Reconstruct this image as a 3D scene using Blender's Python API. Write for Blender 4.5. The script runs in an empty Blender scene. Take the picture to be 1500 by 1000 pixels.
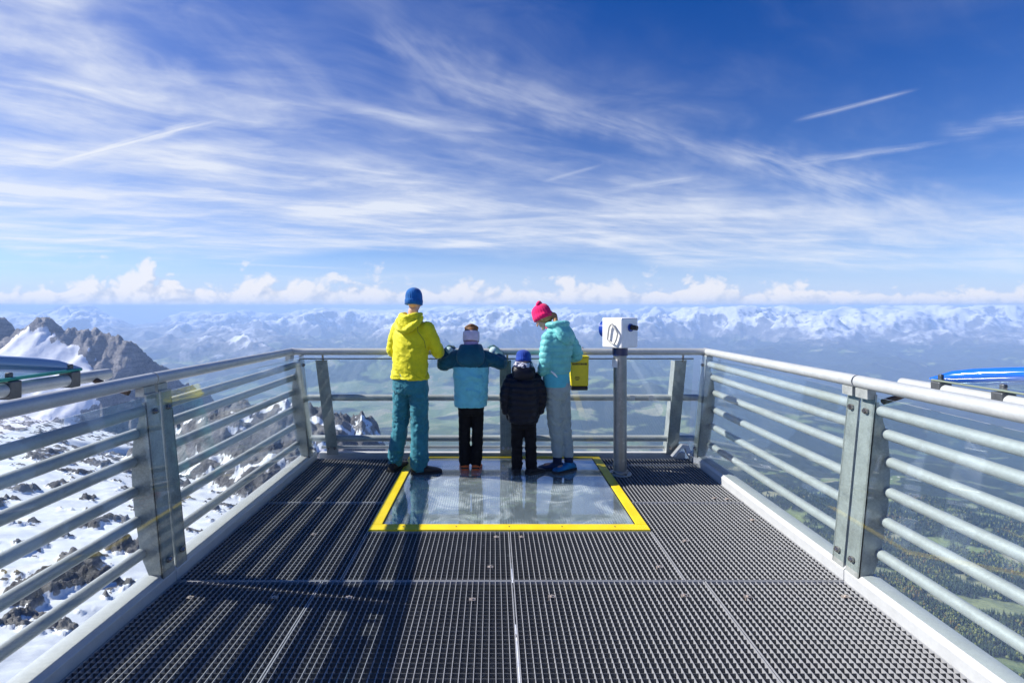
import bpy, math, random
import numpy as np
from mathutils import Vector, Matrix

random.seed(7)
RNG = np.random.default_rng(11)
SC = bpy.context.scene
COL = SC.collection
R = math.radians
PI = math.pi

# ------------------------------------------------------------------ helpers
class MB:
    """collects shapes and links them as one mesh object"""
    def __init__(self):
        self.v = []; self.f = []
    def add(self, vs, fs):
        b = len(self.v)
        self.v.extend([tuple(p) for p in vs])
        self.f.extend([tuple(b + i for i in f) for f in fs])
        return self
    def box(self, x0, x1, y0, y1, z0, z1):
        vs = [(x0,y0,z0),(x1,y0,z0),(x1,y1,z0),(x0,y1,z0),(x0,y0,z1),(x1,y0,z1),(x1,y1,z1),(x0,y1,z1)]
        return self.add(vs, [(0,3,2,1),(4,5,6,7),(0,1,5,4),(1,2,6,5),(2,3,7,6),(3,0,4,7)])
    def cbox(self, c, sx, sy, sz, M=None):
        c = Vector(c); vs = []
        for dx, dy, dz in [(-1,-1,-1),(1,-1,-1),(1,1,-1),(-1,1,-1),(-1,-1,1),(1,-1,1),(1,1,1),(-1,1,1)]:
            p = Vector((dx*sx/2, dy*sy/2, dz*sz/2))
            if M is not None: p = M @ p
            vs.append(c + p)
        return self.add(vs, [(0,3,2,1),(4,5,6,7),(0,1,5,4),(1,2,6,5),(2,3,7,6),(3,0,4,7)])
    def tube(self, pts, r, n=14, cap=True):
        pts = [Vector(p) for p in pts]
        rr = r if isinstance(r, (list, tuple)) else [r]*len(pts)
        t0 = (pts[1]-pts[0]).normalized()
        up = Vector((0,0,1)) if abs(t0.z) < 0.9 else Vector((0,1,0))
        nrm = t0.cross(up).normalized()
        vs = []; prev = t0
        for i, p in enumerate(pts):
            if i == 0: t = t0
            elif i == len(pts)-1: t = (pts[i]-pts[i-1]).normalized()
            else: t = ((pts[i+1]-pts[i]).normalized() + (pts[i]-pts[i-1]).normalized()).normalized()
            q = prev.rotation_difference(t); nrm = (q @ nrm).normalized(); prev = t
            b = t.cross(nrm)
            for k in range(n):
                a = 2*PI*k/n
                vs.append(p + (nrm*math.cos(a) + b*math.sin(a))*rr[i])
        fs = []
        m = len(pts)
        for i in range(m-1):
            for k in range(n):
                k2 = (k+1) % n
                fs.append((i*n+k, i*n+k2, (i+1)*n+k2, (i+1)*n+k))
        if cap:
            fs.append(tuple(range(n-1, -1, -1))); fs.append(tuple((m-1)*n+k for k in range(n)))
        return self.add(vs, fs)
    def limb(self, pts, radii, n=14, sub=5):
        """smooth tube through joints with round ends"""
        P = [Vector(p) for p in pts]; L = len(P)
        out = []; rad = []
        for i in range(L-1):
            p0 = P[max(i-1,0)]; p1 = P[i]; p2 = P[i+1]; p3 = P[min(i+2,L-1)]
            for s in range(sub):
                t = s/sub
                q = 0.5*((2*p1)+(p2-p0)*t+(2*p0-5*p1+4*p2-p3)*t*t+(3*p1-p0-3*p2+p3)*t**3)
                out.append(q); rad.append(radii[i]*(1-t)+radii[i+1]*t)
        out.append(P[-1]); rad.append(radii[-1])
        d0 = (out[0]-out[1]).normalized(); d1 = (out[-1]-out[-2]).normalized()
        pre = []; prer = []
        for a in (85, 60, 30):
            pre.append(out[0]+d0*rad[0]*math.sin(R(a))); prer.append(rad[0]*math.cos(R(a)))
        post = []; postr = []
        for a in (30, 60, 85):
            post.append(out[-1]+d1*rad[-1]*math.sin(R(a))); postr.append(rad[-1]*math.cos(R(a)))
        return self.tube(pre+out+post, prer+rad+postr, n)
    def loft(self, rings, n=28, power=2.0):
        """horizontal elliptical rings (cx,cy,cz,rx,ry[,tiltx])"""
        vs = []
        for rg in rings:
            cx,cy,cz,rx,ry = rg[:5]; tl = rg[5] if len(rg) > 5 else 0.0
            for k in range(n):
                a = 2*PI*k/n
                c, s = math.cos(a), math.sin(a)
                px = rx*math.copysign(abs(c)**(2/power), c); py = ry*math.copysign(abs(s)**(2/power), s)
                vs.append((cx+px, cy+py*math.cos(tl), cz+py*math.sin(tl)))
        m = len(rings); fs = []
        for i in range(m-1):
            for k in range(n):
                k2 = (k+1) % n
                fs.append((i*n+k, i*n+k2, (i+1)*n+k2, (i+1)*n+k))
        fs.append(tuple(range(n-1,-1,-1))); fs.append(tuple((m-1)*n+k for k in range(n)))
        return self.add(vs, fs)
    def ball(self, c, rx, ry, rz, nu=18, nv=12, M=None):
        c = Vector(c); vs = []; fs = []
        for i in range(nv+1):
            th = PI*i/nv
            th = min(max(th, 0.02), PI-0.02)
            for k in range(nu):
                a = 2*PI*k/nu
                p = Vector((rx*math.sin(th)*math.cos(a), ry*math.sin(th)*math.sin(a), -rz*math.cos(th)))
                if M is not None: p = M @ p
                vs.append(c+p)
        for i in range(nv):
            for k in range(nu):
                k2 = (k+1) % nu
                fs.append((i*nu+k, i*nu+k2, (i+1)*nu+k2, (i+1)*nu+k))
        fs.append(tuple(range(nu-1,-1,-1))); fs.append(tuple(nv*nu+k for k in range(nu)))
        return self.add(vs, fs)
    def prism(self, outline, axis, a, b):
        """closed outline of (p,q) extruded along axis from a to b"""
        n = len(outline); vs = []
        for w in (a, b):
            for p, q in outline:
                vs.append({'x':(w,p,q), 'y':(p,w,q), 'z':(p,q,w)}[axis])
        fs = [tuple(range(n)), tuple(range(2*n-1, n-1, -1))]
        for i in range(n):
            j = (i+1) % n
            fs.append((i, i+n, j+n, j))
        return self.add(vs, fs)
    def xf(self, M, start=0):
        for i in range(start, len(self.v)):
            self.v[i] = tuple(M @ Vector(self.v[i]))
        return self
    def mesh(self, name):
        me = bpy.data.meshes.new(name)
        me.from_pydata(self.v, [], self.f); me.update()
        import bmesh
        bm = bmesh.new(); bm.from_mesh(me)
        bmesh.ops.recalc_face_normals(bm, faces=bm.faces)
        bm.to_mesh(me); bm.free()
        return me
    def build(self, name, mat, parent=None, smooth=False, bevel=0.0, angle=35):
        me = self.mesh(name)
        return link(name, me, mat, parent, smooth, bevel, angle)

def link(name, me, mat, parent=None, smooth=False, bevel=0.0, angle=35):
    o = bpy.data.objects.new(name, me); COL.objects.link(o)
    if mat is not None: me.materials.append(mat)
    if smooth:
        me.polygons.foreach_set('use_smooth', np.ones(len(me.polygons), dtype=bool))
        if angle < 180:
            try: me.set_sharp_from_angle(angle=R(angle))
            except Exception: pass
    if bevel > 0:
        b = o.modifiers.new('bevel', 'BEVEL'); b.width = bevel; b.segments = 2; b.limit_method = 'ANGLE'; b.angle_limit = R(40)
    if parent is not None: o.parent = parent
    return o

def grid_mesh(name, X, Y, Z):
    """numpy grid -> mesh"""
    h, w = X.shape
    me = bpy.data.meshes.new(name)
    co = np.stack([X, Y, Z], -1).reshape(-1, 3).astype(np.float32)
    i = np.arange(h*w).reshape(h, w)
    q = np.stack([i[:-1,:-1], i[:-1,1:], i[1:,1:], i[1:,:-1]], -1).reshape(-1, 4).astype(np.int32)
    me.vertices.add(len(co)); me.vertices.foreach_set('co', co.ravel())
    me.loops.add(q.size); me.loops.foreach_set('vertex_index', q.ravel())
    me.polygons.add(len(q)); me.polygons.foreach_set('loop_start', np.arange(0, q.size, 4, dtype=np.int32))
    me.update(calc_edges=True); me.validate()
    me.polygons.foreach_set('use_smooth', np.ones(len(q), dtype=bool))
    return me

def fattr(me, name, arr):
    a = me.attributes.new(name, 'FLOAT', 'POINT'); a.data.foreach_set('value', np.asarray(arr, dtype=np.float32).ravel())

def thing(name, label, cat, loc=(0,0,0), group=None):
    o = bpy.data.objects.new(name, None); COL.objects.link(o)
    o.empty_display_size = 0.2
    o.location = loc
    tag(o, label, cat, group)
    return o
def tag(o, label=None, cat=None, group=None, kind=None):
    if label: o['label'] = label
    if cat: o['category'] = cat
    if group: o['group'] = group
    if kind: o['kind'] = kind
    return o

# ------------------------------------------------------------------ camera (eye 1.65 m above the deck, 18 mm lens)
CAM_H = 1.65
cam = bpy.data.cameras.new('camera'); cam_o = bpy.data.objects.new('camera', cam); COL.objects.link(cam_o)
cam.lens = 18.0; cam.sensor_width = 36.0
cam.clip_start = 0.05; cam.clip_end = 200000
cam_o.location = (0, 0, CAM_H)
cam_o.rotation_euler = (R(90), 0, 0)          # level view with a little lens shift: uprights stay upright
cam.shift_x = 27/1500; cam.shift_y = -52/1500
SC.camera = cam_o
def at(px, py, Y):
    """real point at depth Y seen at photo pixel (1500x1000)"""
    return Vector(((px-723)/750*Y, Y, CAM_H-(py-448)/750*Y))

# ------------------------------------------------------------------ noise
_GT = {}
def _grads(seed):
    if seed not in _GT:
        a = np.random.default_rng(1000+seed).uniform(0, 2*PI, 65536).astype(np.float32)
        _GT[seed] = (np.cos(a), np.sin(a))
    return _GT[seed]
def perlin(x, y, seed=0):
    x = np.asarray(x, dtype=np.float64); y = np.asarray(y, dtype=np.float64); x, y = np.broadcast_arrays(x, y)
    fx0 = np.floor(x); fy0 = np.floor(y)
    fx = (x-fx0).astype(np.float32); fy = (y-fy0).astype(np.float32)
    ix = fx0.astype(np.int32) & 255; iy = fy0.astype(np.int32) & 255
    ix1 = (ix+1) & 255; iy1 = ((iy+1) & 255) << 8; iy = iy << 8
    gc, gs = _grads(seed)
    def g(idx, dx, dy): return gc[idx]*dx + gs[idx]*dy
    u = fx*fx*fx*(fx*(fx*6-15)+10); v = fy*fy*fy*(fy*(fy*6-15)+10)
    a = g(ix|iy, fx, fy); b = g(ix1|iy, fx-1, fy); c = g(ix|iy1, fx, fy-1); d = g(ix1|iy1, fx-1, fy-1)
    a = a+(b-a)*u; c = c+(d-c)*u
    return (a+(c-a)*v)*1.45
def fbm(x, y, octv=5, seed=0, gain=0.5, lac=2.03):
    s = 0; a = 1; n = 0
    for o in range(octv):
        s = s + a*perlin(x, y, seed+o*17); n += a; a *= gain; x = x*lac+3.1; y = y*lac-1.7
    return s/n
def ridged(x, y, octv=6, seed=0, gain=0.55, lac=2.1):
    s = 0; a = 1; n = 0; w = 1
    for o in range(octv):
        r = 1-np.abs(perlin(x, y, seed+o*13)); r = r*r
        s = s + a*r*w; n += a; w = np.clip(r*1.6, 0, 1); a *= gain; x = x*lac+1.3; y = y*lac+5.2
    return s/n
def sstep(a, b, x):
    t = np.clip((x-a)/(b-a), 0, 1); return t*t*(3-2*t)

# ------------------------------------------------------------------ node helpers
def mat(name):
    m = bpy.data.materials.new(name); m.use_nodes = True
    nt = m.node_tree; nt.nodes.clear()
    return m, nt
class N:
    def __init__(self, nt): self.nt = nt
    def n(self, typ, **kw):
        nd = self.nt.nodes.new(typ)
        for k, v in kw.items(): setattr(nd, k, v)
        return nd
    def put(self, sock, val):
        if val is None: return
        if isinstance(val, bpy.types.NodeSocket): self.nt.links.new(val, sock)
        else:
            try: sock.default_value = val
            except Exception:
                sock.default_value = tuple(val)+(1.0,)
    def math(self, op, a, b=None, c=None, clamp=False):
        nd = self.n('ShaderNodeMath', operation=op); nd.use_clamp = clamp
        for i, v in enumerate((a, b, c)): self.put(nd.inputs[i], v)
        return nd.outputs[0]
    def vmath(self, op, a, b=None, s=None):
        nd = self.n('ShaderNodeVectorMath', operation=op)
        self.put(nd.inputs[0], a); self.put(nd.inputs[1], b)
        if s is not None: self.put(nd.inputs['Scale'], s)
        return nd.outputs['Value'] if op in ('DOT_PRODUCT','LENGTH','DISTANCE') else nd.outputs[0]
    def noise(self, vec, scale, detail=5, rough=0.55, dist=0.0, typ='FBM'):
        nd = self.n('ShaderNodeTexNoise'); self.put(nd.inputs['Vector'], vec)
        nd.inputs['Scale'].default_value = scale; nd.inputs['Detail'].default_value = detail
        nd.inputs['Roughness'].default_value = rough; nd.inputs['Distortion'].default_value = dist
        return nd.outputs['Fac']
    def voro(self, vec, scale, feature='F1', out='Distance'):
        nd = self.n('ShaderNodeTexVoronoi', feature=feature); self.put(nd.inputs['Vector'], vec); nd.inputs['Scale'].default_value = scale
        return nd.outputs[out]
    def mapr(self, v, a, b, c=0.0, d=1.0, smooth=True):
        nd = self.n('ShaderNodeMapRange'); nd.interpolation_type = 'SMOOTHSTEP' if smooth else 'LINEAR'
        self.put(nd.inputs['Value'], v)
        for i, x in zip((1,2,3,4), (a,b,c,d)): self.put(nd.inputs[i], x)
        return nd.outputs['Result']
    def mix(self, fac, a, b):
        nd = self.n('ShaderNodeMix', data_type='RGBA'); self.put(nd.inputs[0], fac); self.put(nd.inputs[6], a); self.put(nd.inputs[7], b)
        return nd.outputs[2]
    def comb(self, x, y, z):
        nd = self.n('ShaderNodeCombineXYZ')
        for i, v in enumerate((x,y,z)): self.put(nd.inputs[i], v)
        return nd.outputs[0]
    def sep(self, v):
        nd = self.n('ShaderNodeSeparateXYZ'); self.put(nd.inputs[0], v); return nd.outputs
    def bump(self, h, strength=0.3, dist=0.01):
        nd = self.n('ShaderNodeBump'); self.put(nd.inputs['Strength'], strength); nd.inputs['Distance'].default_value = dist
        self.put(nd.inputs['Height'], h); return nd.outputs[0]
    def principled(self, col, rough=0.5, metal=0.0, normal=None, **kw):
        nd = self.n('ShaderNodeBsdfPrincipled')
        self.put(nd.inputs['Base Color'], col); self.put(nd.inputs['Roughness'], rough); self.put(nd.inputs['Metallic'], metal)
        if normal is not None: self.put(nd.inputs['Normal'], normal)
        for k, v in kw.items(): self.put(nd.inputs[k.replace('_',' ')], v)
        return nd.outputs[0]
    def out(self, surf=None, vol=None):
        o = self.n('ShaderNodeOutputMaterial')
        if surf is not None: self.nt.links.new(surf, o.inputs['Surface'])
        if vol is not None: self.nt.links.new(vol, o.inputs['Volume'])
    def schlick(self, f0=.04):
        """mirror share of a clear pane, the same from either side"""
        ge = self.n('ShaderNodeNewGeometry')
        c = self.math('ABSOLUTE', self.vmath('DOT_PRODUCT', ge.outputs['Normal'], ge.outputs['Incoming']))
        return self.math('ADD', self.math('MULTIPLY', self.math('POWER', self.math('SUBTRACT', 1.0, c, clamp=True), 5.0), 1-f0), f0)
    def obj(self): return self.n('ShaderNodeTexCoord').outputs['Object']
    def pos(self): return self.n('ShaderNodeNewGeometry').outputs['Position']
    def attr(self, name): return self.n('ShaderNodeAttribute', attribute_name=name).outputs['Fac']
    def acol(self, name): return self.n('ShaderNodeAttribute', attribute_name=name).outputs['Color']

def m_steel(name, base=(0.52,0.545,0.545), metal=0.22, rough=0.42, dirt=0.35):
    m, nt = mat(name); g = N(nt); p = g.pos()
    n1 = g.noise(p, 9, 5, 0.6); n2 = g.noise(p, 60, 3, 0.6); v = g.voro(p, 70)
    f = g.math('ADD', g.math('MULTIPLY', g.mapr(n1, .3, .7), .6), g.math('MULTIPLY', v, .5))
    c = g.mix(g.math('MULTIPLY', f, dirt, clamp=True), base, tuple(b*0.45 for b in base))
    st = g.mapr(g.noise(p, 23, 6, .7), .58, .72)
    c = g.mix(g.math('MULTIPLY', st, .35), c, (0.62,0.63,0.62))
    r = g.mapr(n2, .3, .7, rough-.05, rough+.08)
    g.out(g.principled(c, r, metal, g.bump(n1, .03, .01)))
    return m
def m_plain(name, col, rough=0.5, metal=0.0, var=0.15, scale=20, bump=0.1, bdist=.004, **kw):
    m, nt = mat(name); g = N(nt); p = g.obj()
    n1 = g.noise(p, scale, 5, .6)
    c = g.mix(g.mapr(n1, .25, .75, 0, 1), tuple(x*(1-var) for x in col), tuple(min(1,x*(1+var)) for x in col))
    g.out(g.principled(c, rough, metal, g.bump(g.noise(p, scale*6, 3), bump, bdist), **kw))
    return m
def m_cloth(name, col, rough=0.75, var=0.18, sheen=0.25, weave=900):
    m, nt = mat(name); g = N(nt); p = g.obj()
    n1 = g.noise(p, 14, 4, .6); n2 = g.noise(p, 38, 4, .65, .6)
    c = g.mix(g.mapr(n1, .3, .7), tuple(x*(1-var) for x in col), tuple(min(1,x*(1+var)) for x in col))
    h = g.math('ADD', g.math('MULTIPLY', n2, 1.0), g.math('MULTIPLY', g.noise(p, weave, 1), .08))
    b = g.principled(c, rough, 0.0, g.bump(h, .35, .012))
    b.node.inputs['Sheen Weight'].default_value = sheen*.6; b.node.inputs['Specular IOR Level'].default_value = .22
    g.out(b); return m

M = {}
M['steel'] = m_steel('galvanised_steel')
M['plate'] = m_steel('galvanised_plate', (0.46,0.49,0.475), .25, .42, .75)
M['grate'] = m_steel('grating_steel', (0.42,0.43,0.45), .25, .5, .3)
M['grate_cross_shade'] = m_steel('grating_cross_shaded_steel', (0.13,0.135,0.14), .2, .5, .3)  # darker than the bearing bars: shade inside the cells put into the colour
M['dark_steel'] = m_steel('dark_steel', (0.12,0.13,0.14), .5, .5, .5)
M['kick'] = m_steel('kick_beam_zinc', (0.58,0.60,0.61), .2, .45, .25)
M['bolt'] = m_steel('bolt_steel', (0.45,0.42,0.40), .9, .25, .5)
M['rubber'] = m_plain('black_rubber', (0.012,0.012,0.013), .6)
M['clip'] = m_plain('clip_zinc', (0.48,0.42,0.38), .45, .6)
def m_yellow():
    m, nt = mat('yellow_frame_paint'); g = N(nt); p = g.pos()
    sc = g.mapr(g.noise(p, 45, 6, .75), .60, .70); d = g.noise(p, 6, 4)
    c = g.mix(g.mapr(d, .3, .7), (0.78,0.56,0.008), (0.86,0.66,0.015))
    c = g.mix(g.math('MULTIPLY', sc, .5), c, (0.45,0.36,0.06))
    g.out(g.principled(c, .45, 0, g.bump(g.noise(p, 120, 2), .15, .003))); return m
M['yellow'] = m_yellow()
def m_glass(name, tint, refl=1.0, dust=0.0, scale=3.0):
    """thin clear pane: mostly transparent, mirror reflection by Fresnel, a little dust"""
    m, nt = mat(name); g = N(nt); p = g.pos()
    tr = g.n('ShaderNodeBsdfTransparent'); tr.inputs[0].default_value = tint+(1,)
    gl = g.n('ShaderNodeBsdfGlossy'); gl.inputs['Roughness'].default_value = 0.015
    fac = g.math('MULTIPLY', g.schlick(), refl, clamp=True)
    mx = g.n('ShaderNodeMixShader'); nt.links.new(fac, mx.inputs[0]); nt.links.new(tr.outputs[0], mx.inputs[1]); nt.links.new(gl.outputs[0], mx.inputs[2])
    s = mx.outputs[0]
    if dust > 0:
        df = g.n('ShaderNodeBsdfDiffuse'); df.inputs[0].default_value = (.8,.82,.82,1)
        k = g.math('MULTIPLY', g.mapr(g.noise(p, scale, 6, .7, .5), .42, .78), dust)
        m2 = g.n('ShaderNodeMixShader'); nt.links.new(k, m2.inputs[0]); nt.links.new(s, m2.inputs[1]); nt.links.new(df.outputs[0], m2.inputs[2]); s = m2.outputs[0]
    g.out(s); return m
M['glass'] = m_glass('railing_glass', (0.96,0.99,0.99), 1.45, .008)
def m_floor_glass():
    m, nt = mat('glass_floor_pane'); g = N(nt); p = g.pos()
    tr = g.n('ShaderNodeBsdfTransparent'); tr.inputs[0].default_value = (.84,.94,.95,1)
    gl = g.n('ShaderNodeBsdfGlossy'); gl.inputs['Roughness'].default_value = 0.03
    bm = g.bump(g.noise(p, 5, 3), .03, .01); nt.links.new(bm, gl.inputs['Normal'])
    mx = g.n('ShaderNodeMixShader'); nt.links.new(g.math('MULTIPLY', g.schlick(.06), 3.0, clamp=True), mx.inputs[0])
    nt.links.new(tr.outputs[0], mx.inputs[1]); nt.links.new(gl.outputs[0], mx.inputs[2])
    # printed anti-slip dots and worn scuffs
    s = g.sep(p)
    dot = g.math('MULTIPLY', g.math('GREATER_THAN', g.math('SINE', g.math('MULTIPLY', s[0], 2*PI/.020)), .1),
                 g.math('GREATER_THAN', g.math('SINE', g.math('MULTIPLY', s[1], 2*PI/.020)), .1))
    area = g.mapr(g.noise(p, 2.2, 5, .6, .8), .36, .62)
    crack = g.mapr(g.voro(g.vmath('ADD', p, g.vmath('SCALE', g.n('ShaderNodeTexNoise').outputs['Color'], None, .0)), 4.0, 'DISTANCE_TO_EDGE'), .0, .012, 1, 0)
    scuff = g.mapr(g.noise(p, 13, 8, .8, 1.2), .56, .72)
    k = g.math('ADD', g.math('MULTIPLY', dot, g.math('MULTIPLY', area, .20)), g.math('MULTIPLY', g.mapr(g.noise(p, 3.1, 7, .7, 1.0), .46, .66), g.math('ADD', g.math('MULTIPLY', scuff, .5), .22)))
    k = g.math('ADD', k, .07, clamp=True)
    df = g.n('ShaderNodeBsdfDiffuse'); df.inputs[0].default_value = (.66,.74,.76,1)
    m2 = g.n('ShaderNodeMixShader'); nt.links.new(k, m2.inputs[0]); nt.links.new(mx.outputs[0], m2.inputs[1]); nt.links.new(df.outputs[0], m2.inputs[2])
    g.out(m2.outputs[0]); return m
M['floor_glass'] = m_floor_glass()
# ------------------------------------------------------------------ sun and sky
SUN_EL, SUN_LEFT = 38.0, 81.0          # height, degrees left of straight ahead
sd = Vector((-math.sin(R(SUN_LEFT))*math.cos(R(SUN_EL)), math.cos(R(SUN_LEFT))*math.cos(R(SUN_EL)), math.sin(R(SUN_EL))))
sl = bpy.data.lights.new('sun', 'SUN'); sl.energy = 5.0; sl.angle = R(0.53); sl.color = (1.0, 0.955, 0.88)
so = bpy.data.objects.new('sun', sl); COL.objects.link(so)
so.rotation_euler = (-sd).to_track_quat('-Z', 'Y').to_euler()

W = bpy.data.worlds.new('World'); SC.world = W; W.use_nodes = True
nt = W.node_tree; nt.nodes.clear(); g = N(nt)
sky = g.n('ShaderNodeTexSky', sky_type='NISHITA'); sky.sun_disc = False
sky.sun_elevation = R(SUN_EL); sky.sun_rotation = R(-SUN_LEFT)
sky.altitude = 2700; sky.air_density = 1.0; sky.dust_density = 0.4; sky.ozone_density = 2.0

# cloud sheet worked out once as numbers: cover, and the white of the cloud, over bearing P and height Q (slopes)
CP0, CP1, CQ0, CQ1 = -2.10, 2.10, -0.075, 0.78
CW, CH = 3072, 720
gP, gQ = np.meshgrid(np.linspace(CP0, CP1, CW), np.linspace(CQ0, CQ1, CH))
def clouds():
    P, Q = gP, gQ
    len_ = np.sqrt(P*P+1+Q*Q); zc = np.maximum(Q/len_+.05, .012)
    U = P/len_/zc; V = 1/len_/zc
    def lay(ang, su, sv, seed, warp=.6, gain=.60, octv=8):
        c, s = math.cos(R(ang)), math.sin(R(ang))
        a = (U*c+V*s)*su; b = (-U*s+V*c)*sv
        w = fbm(a*.7+3, b*.35+5, 4, seed+50)*warp
        return fbm(a+w*.5, b+w, octv, seed, gain)
    na = lay(26, .72, 2.2, 101, .9); nb = lay(-10, .48, 1.7, 131, .9); nc = lay(40, .95, 1.9, 161, 1.1)
    nd = sstep(-.2, .5, lay(33, .6, 2.6, 191, 1.2))
    big = fbm(P*1.7+9, Q*3.4, 4, 201)
    wob = fbm(P*2.0+1, Q*5, 5, 211)*.055
    q2 = Q + P*.012 + wob
    band = sstep(.078, .112, q2)*sstep(.275, .165, q2)
    band_l = sstep(.20, .235, q2)*sstep(.34, .27, q2)*sstep(.1, -.5, P)
    veil = sstep(-.02, -.9, P)*sstep(.20, .40, Q)
    mid = sstep(.75, -.25, P)*sstep(.66, .30, Q)*sstep(.12, .25, Q)
    fa = sstep(-.32, .62, na); fb = sstep(-.32, .62, nb); fc = sstep(-.32, .62, nc)
    streaks = .55*fa+.55*fb
    al = band*(.30+.85*streaks)*(.85+.5*big) + band_l*(.15+.5*streaks) + veil*(.16+.48*fc+.26*fa)*(.85+.7*big) + mid*(.10+.30*fa+.20*fc)*(.8+1.2*big)
    al = al + .16*fa*fc + (.06*fb+.06*nd)*sstep(-.15, .45, big)
    al = np.clip(al*.90, 0, .88)
    def streak(p0, p1, w0, w1, inten, seed, ns=1.0, rough=1.0):
        (ax, ay), (bx, by) = p0, p1
        ax, bx = (ax-723)/750, (bx-723)/750; ay, by = (448-ay)/750, (448-by)/750
        L = math.hypot(bx-ax, by-ay); ux, uy = (bx-ax)/L, (by-ay)/L
        t = ((P-ax)*ux+(Q-ay)*uy)/L; e = -(P-ax)*uy+(Q-ay)*ux
        wd = np.maximum(w0+(w1-w0)*t, .0006)
        mk = (t > -.1) & (t < 1.1) & (np.abs(e) < 3*np.maximum(w0, w1))
        out = np.zeros_like(P)
        t = t[mk]; e = e[mk]; wd = wd[mk]
        e2 = e + fbm(t*3.2*ns*L*4, e*9+seed, 4, 300+seed)*wd*1.2*rough
        tx = fbm(t*4*ns*L*3+3 + e/wd*.9, e/wd*2.2, 6, 340+seed, .62)
        out[mk] = np.exp(-(e2/wd)**2*2.2)*sstep(-.05, .2, t)*sstep(1.05, .72, t)*np.clip(.62+1.0*tx, 0, 1)*inten
        return out
    for i, s in enumerate([((55,247),(325,172),.009,.014,1.15,.8,.6), ((-40,234),(85,244),.009,.007,.9,.8,.6), ((1165,177),(1345,131),.0060,.0045,.5,.5,.3),
            ((1150,243),(1390,207),.014,.006,.36,.8,.6), ((880,282),(1035,257),.009,.007,.42,.6,.5), ((795,266),(885,241),.0055,.005,.34,.5,.4),
            ((540,20),(720,150),.05,.08,.20,.7,1), ((600,100),(1140,255),.045,.034,.27,.8,.9), ((1020,210),(1440,330),.026,.06,.46,.8,.9),
            ((780,276),(1340,340),.018,.024,.46,.8,.7), ((1200,322),(1600,356),.03,.05,.46,.8,.9), ((-60,140),(230,175),.05,.05,.36,.8,1),
            ((-80,30),(220,95),.06,.08,.36,.8,1), ((318,386),(520,394),.0030,.0025,.35,.6,.4), ((400,412),(720,400),.009,.006,.24,.8,.7),
            ((-80,382),(300,394),.010,.010,.26,.8,.7), ((1370,195),(1600,165),.022,.03,.24,.8,.8), ((60,60),(330,150),.04,.06,.30,.9,1)]):
        al = 1-(1-al)*(1-np.clip(streak(*s[:5], i, *s[5:]), 0, .93))
    # cumulus heads behind the far range
    def bill(x, y, o, seed):
        s = 0; a = 1; n = 0
        for k in range(o):
            s = s+a*np.abs(perlin(x, y, seed+k*7))*1.7; n += a; a *= .56; x = x*2.07+1.7; y = y*2.07+.9
        return s/n
    wx = fbm(P*9, Q*9, 4, 401)*.02; wy = fbm(P*9+7, Q*9, 4, 411)*.02
    b = bill((P+wx)*11, (Q+wy)*15, 6, 421)
    topn = .025+.022*fbm(P*1.4+3, 0*P+.9, 3, 433)+.026*fbm(P*3.1, 0*P+.3, 5, 431)+.012*fbm(P*16, 0*P+.7, 4, 437) + np.interp(P, [-1.3, -.3, .45, .7, 1.3], [.004, .004, .004, -.016, -.012])
    for px, w, h in ((172, 50, .036), (222, 40, .022), (1018, 36, .034), (380, 34, .020), (690, 36, .012), (30, 40, .006), (880, 40, .006)):
        topn = topn + h*np.exp(-(((P-(px-723)/750)*750/w)**2))
    dens = (topn-Q)*26 + (b-.40)*2.6 + .45*fbm(P*40, Q*44, 5, 441) + 1.3*sstep(.034, .008, Q)*(1.15+.9*fbm(P*6+5, Q*8, 4, 447))
    ca = sstep(-.25, .75, dens)
    sx = int(.012/(CP1-CP0)*CW); sy = int(.008/(CQ1-CQ0)*CH)
    sh = np.roll(np.roll(b, sx, 1), -sy, 0)
    sh2 = np.roll(np.roll(ca, 3*sx, 1), -3*sy, 0)
    lit = np.clip(.50 + 1.5*(b-sh) + .55*(ca-sh2) + .9*(b-.4), 0, 1)
    ca = ca*(.66+.18*sstep(-.2, .5, fbm(P*2.2+1, 0*P+5, 3, 451)))*(.50+.50*sstep(-.006, .030, Q))
    fade = sstep(2.10, 1.70, np.abs(P))*sstep(.78, .68, Q)
    al = al*fade*(1-ca); ca = ca*sstep(2.10, 1.80, np.abs(P))
    tot = np.clip(al+ca, 0, 1)
    wcol = np.array([.76, .80, .88])[None,None]
    ccol = np.array([.52, .58, .74])[None,None]*(1-lit[...,None]) + np.array([.88, .85, .86])[None,None]*lit[...,None]
    colr = (wcol*al[...,None]+ccol*ca[...,None])/np.maximum(tot, 1e-4)[...,None]
    img = bpy.data.images.new('cloud_sheet', CW, CH, alpha=True, float_buffer=True)
    img.colorspace_settings.name = 'Non-Color'; img.alpha_mode = 'CHANNEL_PACKED'
    img.pixels.foreach_set(np.concatenate([colr, tot[...,None]], -1).astype(np.float32).ravel()); img.update(); img.pack()
    return img
d = g.n('ShaderNodeTexCoord').outputs['Generated']
s3 = g.sep(d)
yy = g.math('MAXIMUM', s3[1], 0.02)
P_ = g.math('DIVIDE', s3[0], yy); Q_ = g.math('DIVIDE', s3[2], yy)     # bearing and height of a sky direction as slopes
im = g.n('ShaderNodeTexImage'); im.image = clouds(); im.extension = 'CLIP'; im.interpolation = 'Linear'
uv = g.comb(g.math('MULTIPLY', g.math('SUBTRACT', P_, CP0), 1/(CP1-CP0)), g.math('MULTIPLY', g.math('SUBTRACT', Q_, CQ0), 1/(CQ1-CQ0)), 0.0)
nt.links.new(uv, im.inputs['Vector'])
front = g.mapr(s3[1], .02, .2)
low = g.math('MULTIPLY', g.mapr(Q_, .13, .0), front)
deep = g.mapr(s3[2], .02, .50)
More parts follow.
